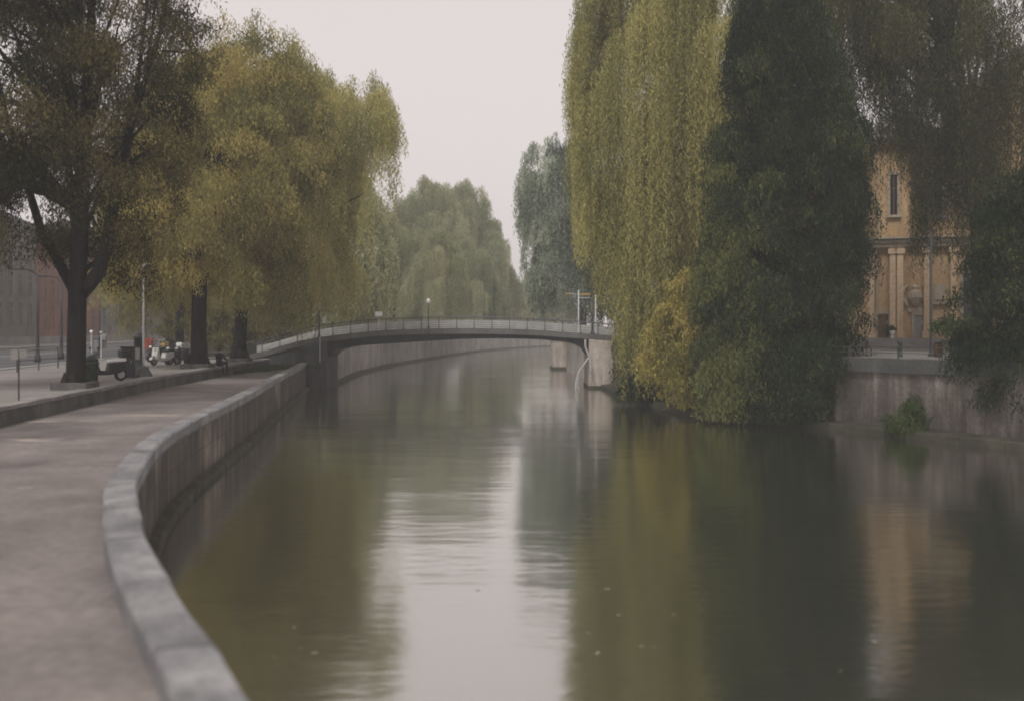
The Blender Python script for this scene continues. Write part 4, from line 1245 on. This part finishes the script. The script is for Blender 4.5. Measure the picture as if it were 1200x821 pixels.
gw = lobed('willow_tree', 'willows beyond the bridge', 'pale', [(0, 0, 17.3, 2.9), (2.2, .6, 16.2, 2.5), (3.6, 1, 13.8, 2.4), (-3, 1.5, 14.9, 2.7), (1, -3.0, 13, 2.5), (-2.5, -2.8, 11.0, 2.3), (4.4, -2, 10.8, 2.2), (-4.9, -.5, 9.6, 2.0), (0, 3.6, 13, 2.6), (2.6, -4.6, 8.3, 1.9), (-.8, -5.0, 7.4, 1.8), (5.2, 1.5, 8.5, 2.0), (-3.6, 3.6, 9.0, 2.0), (2.5, 4.6, 9.0, 2.0), (-4.6, -3.2, 6.2, 1.7)],
           301, 44, .15, .17, .034, (5.0, 9.0), (.25, .75), 17.5, per=18)
far = [(496, 138, .2, 1.12, 3.5, 'tall misty willow with a rounded top, left of the two beyond the bridge'), (549, 152, 1.7, 1.2, 3.5, 'tall misty willow, right of the two beyond the bridge'),
       (461, 117, 3.1, .72, 3.5, 'small misty willow just right of the yellow-green one'), (512, 112, 4.4, .62, 3.5, 'low misty willow before the two tall ones'),
       (553, 134, 2.6, .66, 3.5, 'low misty willow at the edge of the far left bank'),
       (598, 246, .9, .78, ZL, 'palest far willow closing the river view on the left'), (622, 262, 2.2, .82, ZL, 'palest far willow closing the river view at the middle'), (650, 275, 5.2, .85, ZL, 'palest far willow closing the river view on the right'),
       (566, 228, 5.9, .8, 3.5, 'hazy far willow behind the right tall one')]
for i, (px, y, rz, s, z, lab) in enumerate(far):
    o = gw if i == 0 else copy_tree(gw)
    o.location = ((px - 600) / F * y, y, z); o.rotation_euler = (0, 0, rz); o.scale = (s * .84 * (.87 if y == 152 else 1), s * .84, s); o['label'] = lab
# right willow beyond the bridge
Y5 = 108.0
b5 = (P(682, 390, Y5)[0], Y5, ZR)
poly = [(622, 330), (618, 260), (612, 215), (618, 180), (632, 165), (655, 160), (690, 175), (720, 230), (735, 330), (690, 345)]
dr = fill(poly, 100, Y5, (2.5, 4.8), (.7, 1.3), R_(5), (.0, .95), 1.0, 6)
dr += wisps(poly, 40, Y5, (2, 4), R_(65), (.3, .9), top=330)
make_tree('willow_tree', 'blue-green willow on the right bank beyond the bridge', 'willows beyond the bridge', b5,
          [(b5[0], Y5, ZR - .1, .5)] + px_trunk(Y5, [(682, 350, .42), (678, 300, .36), (672, 250, .26), (665, 200, .12)]),
          dr, 'bluish', 42, .17, .22, .045, 105, limbs=22, floor=ZR + .6)
# dark trees behind, closing the right bank
gd = generic('evergreen_tree', 'x', 'dark trees on the right bank', 'dark', 15, 5.0, 1.0, 135, 401, ns=28, tint=(.1, .7), L=(1.2, 2.6))
for i, (x, y, rz, s, lab) in enumerate(((9.8, 95, 0, 1.0, 'dark tree behind the lamp posts at the right bridge end'), (19, 84, 2, 1.05, 'dark tree behind the yellow-green right willow'), (29, 92, 4, 1.2, 'dark tree beside the ochre building'),
                                        (18, 128, 1, 1.2, 'dark hazy tree behind the blue-green willow'), (32, 150, 3, 1.3, 'far dark tree of the right bank'))):
    o = gd if i == 0 else copy_tree(gd)
    o.location = (x, y, ZR); o.rotation_euler = (0, 0, rz); o.scale = (s, s, s); o['label'] = lab

# great weeping willow on the right
Y6 = 56.0
b6 = (P(828, 410, Y6)[0], Y6, ZR)
poly = [(712, -150), (690, -40), (678, 30), (672, 90), (678, 170), (682, 240), (705, 290), (728, 330), (745, 365), (790, 380), (840, 340), (880, 240), (900, 100), (905, -150)]
dr = fill(poly, 120, Y6, (3.2, 6.5), (.45, .85), R_(6), (.1, .8), .9, 6.5)
dr += wisps(poly, 50, Y6, (2.5, 5.0), R_(66), (.3, .9), 3.5, (.97, 1.05), top=250)
# long curtains with gaps between them
for px, top, bot, dy, r_, ti in ((676, 40, 250, -1.0, .55, .6), (690, 120, 345, -2.5, .7, .75), (722, 60, 300, -4.0, .8, .55), (712, 250, 380, -3, .6, .6), (748, 30, 390, -5.0, .85, .8), (742, 260, 455, -3.6, .8, .65), (775, 200, 420, -4.6, .7, .45),
                                 (790, 0, 330, -5.6, .8, .5), (815, 60, 345, -6.4, .9, .85), (838, 130, 400, -6.6, .8, .8), (865, 20, 300, -6.0, .8, .6), (735, 360, 470, -2.2, .7, .45), (700, -60, 160, -1, .7, .5), (850, -80, 170, -5, .9, .55), (760, -100, 160, -4, .9, .5)):
    p0, p1 = P(px, top, Y6), P(px, bot, Y6)
    dr.append((p0[0], Y6 + dy, p0[2], p0[2] - p1[2], r_ * 1.15, ti))
make_tree('willow_tree', 'great yellow-green weeping willow beside the right end of the bridge', 'willows of the right bank', b6,
          [(b6[0], Y6, ZR - .1, .6)] + px_trunk(Y6, [(828, 380, .5), (826, 320, .44), (824, 240, .38), (826, 150, .3), (830, 60, .22), (835, -40, .12)]),
          dr, 'willow', 66, .085, .115, .021, 106, limbs=60,
          extra=[px_trunk(Y6, [(825, 200, .22), (850, 100, .18), (880, 40, .14), (930, 0, .1), (960, -30, .06)])], droop=1.0, floor=.35, stray=.08)

# dense dark tree standing at the water's edge, branches down to the water
Y7 = 45.0
b7 = (P(905, 420, Y7)[0] + .4, 46.4, ZR - .2)
poly = [(885, -60), (925, -60), (962, 30), (988, 110), (1000, 200), (1003, 280), (998, 350), (985, 420), (975, 455), (868, 465), (840, 445), (832, 400), (830, 330), (836, 260), (850, 180), (862, 90), (875, 20)]
dr = fill(poly, 340, Y7, (1.1, 2.6), (.4, .85), R_(7), (.0, .8), .85, 3.6, tfun=lambda a, b: .55 * max(0, (905 - a) / 85) - .12 * (a > 930) if b > 190 else -.1)  # lit yellow-green left flank put into the leaf tint; right side tinted darker
rg = R_(77)
for _ in range(90):
    px = rg.uniform(828, 968); k_ = (px - 600) / F
    u_ = (k_ * 47 - 8.9) / ((12.5 - 8.9) - k_ * (42 - 47)); yw = 47 + u_ * (42 - 47)
    y_ = yw - rg.uniform(.4, 1.7); py = rg.uniform(385, 462)
    p_ = P(px, py, y_)
    dr.append((p_[0], y_, p_[2], min(rg.uniform(.9, 1.8), p_[2]), rg.uniform(.45, .75), rg.uniform(.05, .5) + (.3 if px < 860 else 0)))  # lit left flank carried on in the tint of the lowest sprays
dr += wisps(poly, 60, Y7, (.8, 1.8), R_(67), (.2, .8), 1.5, (.96, 1.06))
for _ in range(120):                                  # drooping sprays on the river side, highlights put into a paler leaf tint
    py = rg.uniform(-40, 455); a_, c_ = span(poly, py); px = a_ + (c_ - a_) * rg.uniform(.04, .9)
    hw = (c_ - a_) / 2 / F * Y7; u_ = (px - (a_ + c_) / 2) / ((c_ - a_) / 2)
    p_ = P(px, py, Y7)
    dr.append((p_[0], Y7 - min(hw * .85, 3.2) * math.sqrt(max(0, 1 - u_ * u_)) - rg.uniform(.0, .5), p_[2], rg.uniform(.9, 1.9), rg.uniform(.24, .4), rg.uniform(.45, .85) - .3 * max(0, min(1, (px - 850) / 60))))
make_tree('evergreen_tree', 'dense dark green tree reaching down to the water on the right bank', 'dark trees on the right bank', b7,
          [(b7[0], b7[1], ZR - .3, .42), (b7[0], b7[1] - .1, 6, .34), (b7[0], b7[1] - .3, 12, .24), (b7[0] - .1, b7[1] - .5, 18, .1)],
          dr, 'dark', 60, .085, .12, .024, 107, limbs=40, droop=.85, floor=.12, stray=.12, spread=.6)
# lower skirt of yellow bush leaning over the water
Y8 = 48.4
poly = [(757, 405), (770, 370), (788, 335), (803, 318), (826, 335), (848, 385), (852, 440), (818, 462), (780, 452), (760, 430)]
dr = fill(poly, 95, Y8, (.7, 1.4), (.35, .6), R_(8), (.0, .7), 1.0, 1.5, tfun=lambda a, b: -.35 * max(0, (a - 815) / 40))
dr += wisps(poly, 26, Y8, (.6, 1.2), R_(68), (.3, .8), .8)
b8 = (9.3, 48.9, ZR)
make_tree('yellow_bush', 'yellow autumn bush leaning over the water between willow and dark tree', None, b8,
          [(b8[0], b8[1], ZR - .2, .12), (8.4, 48.7, 3.4, .08), (7.5, 48.5, 4.4, .05)], dr, 'yellow', 30, .11, .12, .035, 108, limbs=14, droop=.6, floor=.3, stray=.1, spread=.5, cat='bush')
poly = [(722, 430), (740, 400), (790, 440), (815, 460), (800, 468), (740, 462)]
dr = fill(poly, 40, 55., (.7, 1.4), (.4, .7), R_(18), (.1, .6), 1.0, 2.2)
b9 = (7.9, 56.5, ZR)
make_tree('green_bush', 'low dark green bush over the water at the foot of the great willow', None, b9,
          [(b9[0], b9[1], ZR - .2, .1), (7.3, 56, 3.0, .06), (6.9, 55.4, 3.3, .03)], dr, 'dark', 30, .12, .13, .035, 109, limbs=12, droop=.7, floor=.15, stray=.1, cat='bush')

# second willow, its curtain hanging before the ochre building
Y10 = 51.0
b10 = (P(1150, 410, Y10)[0], Y10, ZR)
poly = [(930, -160), (1120, -170), (1146, -60), (1156, 40), (1156, 120), (1150, 190), (1125, 230), (1080, 225), (1062, 150), (1040, 40), (1000, 60), (960, 80), (935, 40)]
dr = fill(poly, 125, Y10, (2.0, 4.6), (.4, .8), R_(9), (.1, .8), .8, 5.0)
for px, top, bot, dy, r_, ti in ((1090, 60, 345, -2, .6, .35), (1075, 140, 330, -1, .5, .45), (1110, 120, 360, -3, .7, .3), (1135, 60, 330, -3.5, .7, .3), (1146, 20, 260, -3, .55, .4), (985, -40, 170, -2, .5, .3), (1010, -60, 200, -1, .45, .3), (1032, -60, 210, 0, .4, .35), (1052, -80, 190, -2, .5, .3), (1152, 0, 160, -1, .4, .4), (1000, 20, 190, -1.5, .55, .3), (1022, -20, 175, -2, .5, .35), (1046, 0, 215, -2.5, .5, .4), (1064, 80, 300, -2, .45, .4), (1126, 150, 345, -2, .6, .5), (978, -90, 120, -1, .6, .35), (1122, 40, 370, -4, .6, .45), (1142, 0, 350, -5, .65, .55), (1154, -30, 330, -5.5, .5, .5), (1034, 90, 262, -2.2, .34, .4), (1058, 100, 285, -2.2, .4, .5), (1022, 80, 230, -2, .34, .4), (1066, 180, 330, -1.5, .4, .4), (1104, 20, 330, -3.5, .6, .5), (1150, 120, 400, -5.5, .6, .4), (1098, 210, 340, 1.5, .6, .4)):
    p0, p1 = P(px, top, Y10), P(px, bot, Y10)
    dr.append((p0[0], Y10 + dy, p0[2], p0[2] - p1[2], r_, ti))
make_tree('willow_tree', 'dark weeping willow whose curtain hangs before the ochre building', 'willows of the right bank', b10,
          [(b10[0], Y10, ZR - .1, .5)] + px_trunk(Y10, [(1150, 350, .42), (1146, 260, .36), (1135, 160, .3), (1120, 60, .22), (1100, -60, .1)]),
          dr, 'curtain', 56, .085, .105, .021, 110, limbs=44, droop=1.0, stray=.08)
bpy.data.objects['crown'].data
# dark shrub at the right edge, spilling over the wall
Y11 = 36.8
poly = [(1196, 185), (1235, 160), (1310, 160), (1340, 300), (1330, 460), (1215, 480), (1170, 465), (1142, 430), (1130, 385), (1140, 320), (1152, 250), (1172, 190)]
dr = fill(poly, 190, Y11, (.8, 1.7), (.4, .8), R_(10), (.05, .55), .8, 3.0)
b11 = (P(1215, 400, 39.5)[0], 39.4, ZR)
make_tree('evergreen_tree', 'dark evergreen spilling over the wall at the right edge', 'dark trees on the right bank', b11,
          [(b11[0], b11[1], ZR - .2, .3), (b11[0], b11[1], 5, .24), (b11[0] + .1, b11[1] - .2, 9, .12), (b11[0] + .1, b11[1] - .2, 11, .05)],
          dr, 'dark', 58, .085, .105, .026, 111, limbs=26, droop=.7, floor=.4, stray=.12, spread=.6)
# leafy shrub on the embankment in front of the ochre building
poly = [(1098, 388), (1108, 372), (1130, 368), (1150, 380), (1150, 410), (1112, 408)]
dr = fill(poly, 26, 42.5, (.4, .8), (.25, .45), R_(12), (.3, .9), 1.0, 1.0)
b12 = (P(1125, 400, 42.6)[0], 42.6, ZR)
make_tree('leafy_bush', 'bright leafy bush on the embankment left of the right-edge evergreen', None, b12, [(b12[0], b12[1], ZR - .1, .06), (b12[0], b12[1], ZR + .5, .04)], dr, 'fern', 30, .09, .1, .03, 112, limbs=8, droop=.55, floor=ZR, stray=.08, cat='bush')
# fern on the ledge of the right wall
poly = [(1040, 488), (1058, 474), (1075, 462), (1086, 472), (1088, 500), (1070, 506), (1045, 500)]
dr = fill(poly, 34, 38.7, (.25, .6), (.16, .34), R_(13), (.3, .9), .6, .45)
b13 = (P(1068, 500, 38.9)[0], 38.9, .28)
make_tree('fern_plant', 'green ferny plant growing on the ledge of the right embankment wall', None, b13, [(b13[0], b13[1], .2, .04), (b13[0], b13[1], .9, .02)], dr, 'fern', 34, .06, .08, .02, 113, limbs=8, droop=.5, floor=.05, stray=.05, cat='plant')

# floating leaves and foam flecks on the river
lm = leafmat('floating_leaf', [(0, (.4, .36, .28)), (1, (.5, .46, .36))], .1)
spots = [(690, 742), (725, 720), (752, 757), (766, 757), (345, 735), (352, 760), (368, 765), (322, 770), (985, 785), (712, 690), (1025, 752), (635, 700), (700, 765), (560, 690), (790, 720)]
lmesh = None
for i, (px, py) in enumerate(spots):
    p_ = G(px, py, .004)
    if lmesh is None:
        mb = MB(); mb.add([(-.05, 0, .0), (-.02, -.022, .004), (.03, -.02, .006), (.06, 0, .01), (.03, .02, .006), (-.02, .022, .004), (0, 0, .0)], [(0, 1, 6), (1, 2, 6), (2, 3, 6), (3, 4, 6), (4, 5, 6), (5, 0, 6)])
        o = mb.build('floating_leaf', simple('dry_leaf', (.3, .26, .18), .7, .2, 20)); lmesh = o
    else:
        o = lmesh.copy(); COL.objects.link(o)
    o.location = (float(p_[0]), float(p_[1]), .006); o.rotation_euler = (0, 0, random.uniform(0, 6)); s_ = random.uniform(.4, .95); o.scale = (s_, s_, s_)
    tag(o, 'small pale fallen leaf floating on the river', 'leaf', 'fallen leaves floating on the river')

# ===================================================================== air
hb = MB().prism([(-398, -78), (398, -78), (398, 565), (-398, 565)], -2.0, 32.0)
t = bpy.data.materials.new('haze_air'); t.use_nodes = True
nt = t.node_tree; nt.nodes.clear()
out = nt.nodes.new('ShaderNodeOutputMaterial'); pv = nt.nodes.new('ShaderNodeVolumePrincipled')
pv.inputs['Color'].default_value = (.96, .97, .98, 1); pv.inputs['Density'].default_value = .0012; pv.inputs['Anisotropy'].default_value = .2
nt.links.new(pv.outputs[0], out.inputs['Volume'])
tag(hb.build('haze', t), 'pale mist lying over the river', 'haze', kind='stuff')

# =================================================================== light
SUN_EL, SUN_AZ = math.radians(56), math.radians(-160)     # azimuth from +Y towards +X
wd = bpy.data.worlds.new('World'); scene.world = wd; wd.use_nodes = True
nt = wd.node_tree
bg = nt.nodes['Background']
sky = nt.nodes.new('ShaderNodeTexSky'); sky.sky_type = 'NISHITA'; sky.sun_disc = False
sky.sun_elevation = SUN_EL; sky.sun_rotation = SUN_AZ; sky.dust_density = 4.0; sky.air_density = 1.0
hs = nt.nodes.new('ShaderNodeHueSaturation'); hs.inputs['Saturation'].default_value = .12
nt.links.new(sky.outputs[0], hs.inputs['Color'])
mx = nt.nodes.new('ShaderNodeMix'); mx.data_type = 'RGBA'; mx.inputs[0].default_value = .8
nt.links.new(hs.outputs[0], mx.inputs[6]); mx.inputs[7].default_value = (6.0, 5.4, 5.3, 1)
nt.links.new(mx.outputs[2], bg.inputs['Color']); bg.inputs['Strength'].default_value = .1
sl = bpy.data.lights.new('sun', 'SUN'); sl.energy = 1.5; sl.angle = math.radians(14); sl.color = (1, .97, .92)
so = bpy.data.objects.new('sun', sl); COL.objects.link(so)
d = Vector((math.sin(SUN_AZ) * math.cos(SUN_EL), math.cos(SUN_AZ) * math.cos(SUN_EL), math.sin(SUN_EL)))
so.rotation_euler = (-d).to_track_quat('-Z', 'Y').to_euler(); so.location = (0, 0, 30)

# ================================================================== camera
cd = bpy.data.cameras.new('camera'); cam = bpy.data.objects.new('camera', cd); COL.objects.link(cam)
cam.location = (0, 0, CZ); cam.rotation_euler = (math.pi / 2, 0, 0)
cd.sensor_width = 36; cd.lens = 36 * F / 1200
cd.shift_y = (HZ - 410.5) / 1200
cd.clip_start = .1; cd.clip_end = 3000
cd.dof.use_dof = True; cd.dof.focus_distance = 52; cd.dof.aperture_fstop = .6
scene.camera = cam
vs = scene.view_settings
vs.view_transform = 'Standard'; vs.look = 'None'; vs.gamma = 1; vs.exposure = .5
scene.cycles.use_denoising = True
scene.cycles.max_bounces = 8; scene.cycles.volume_bounces = 3
scene.cycles.filter_width = 1.9
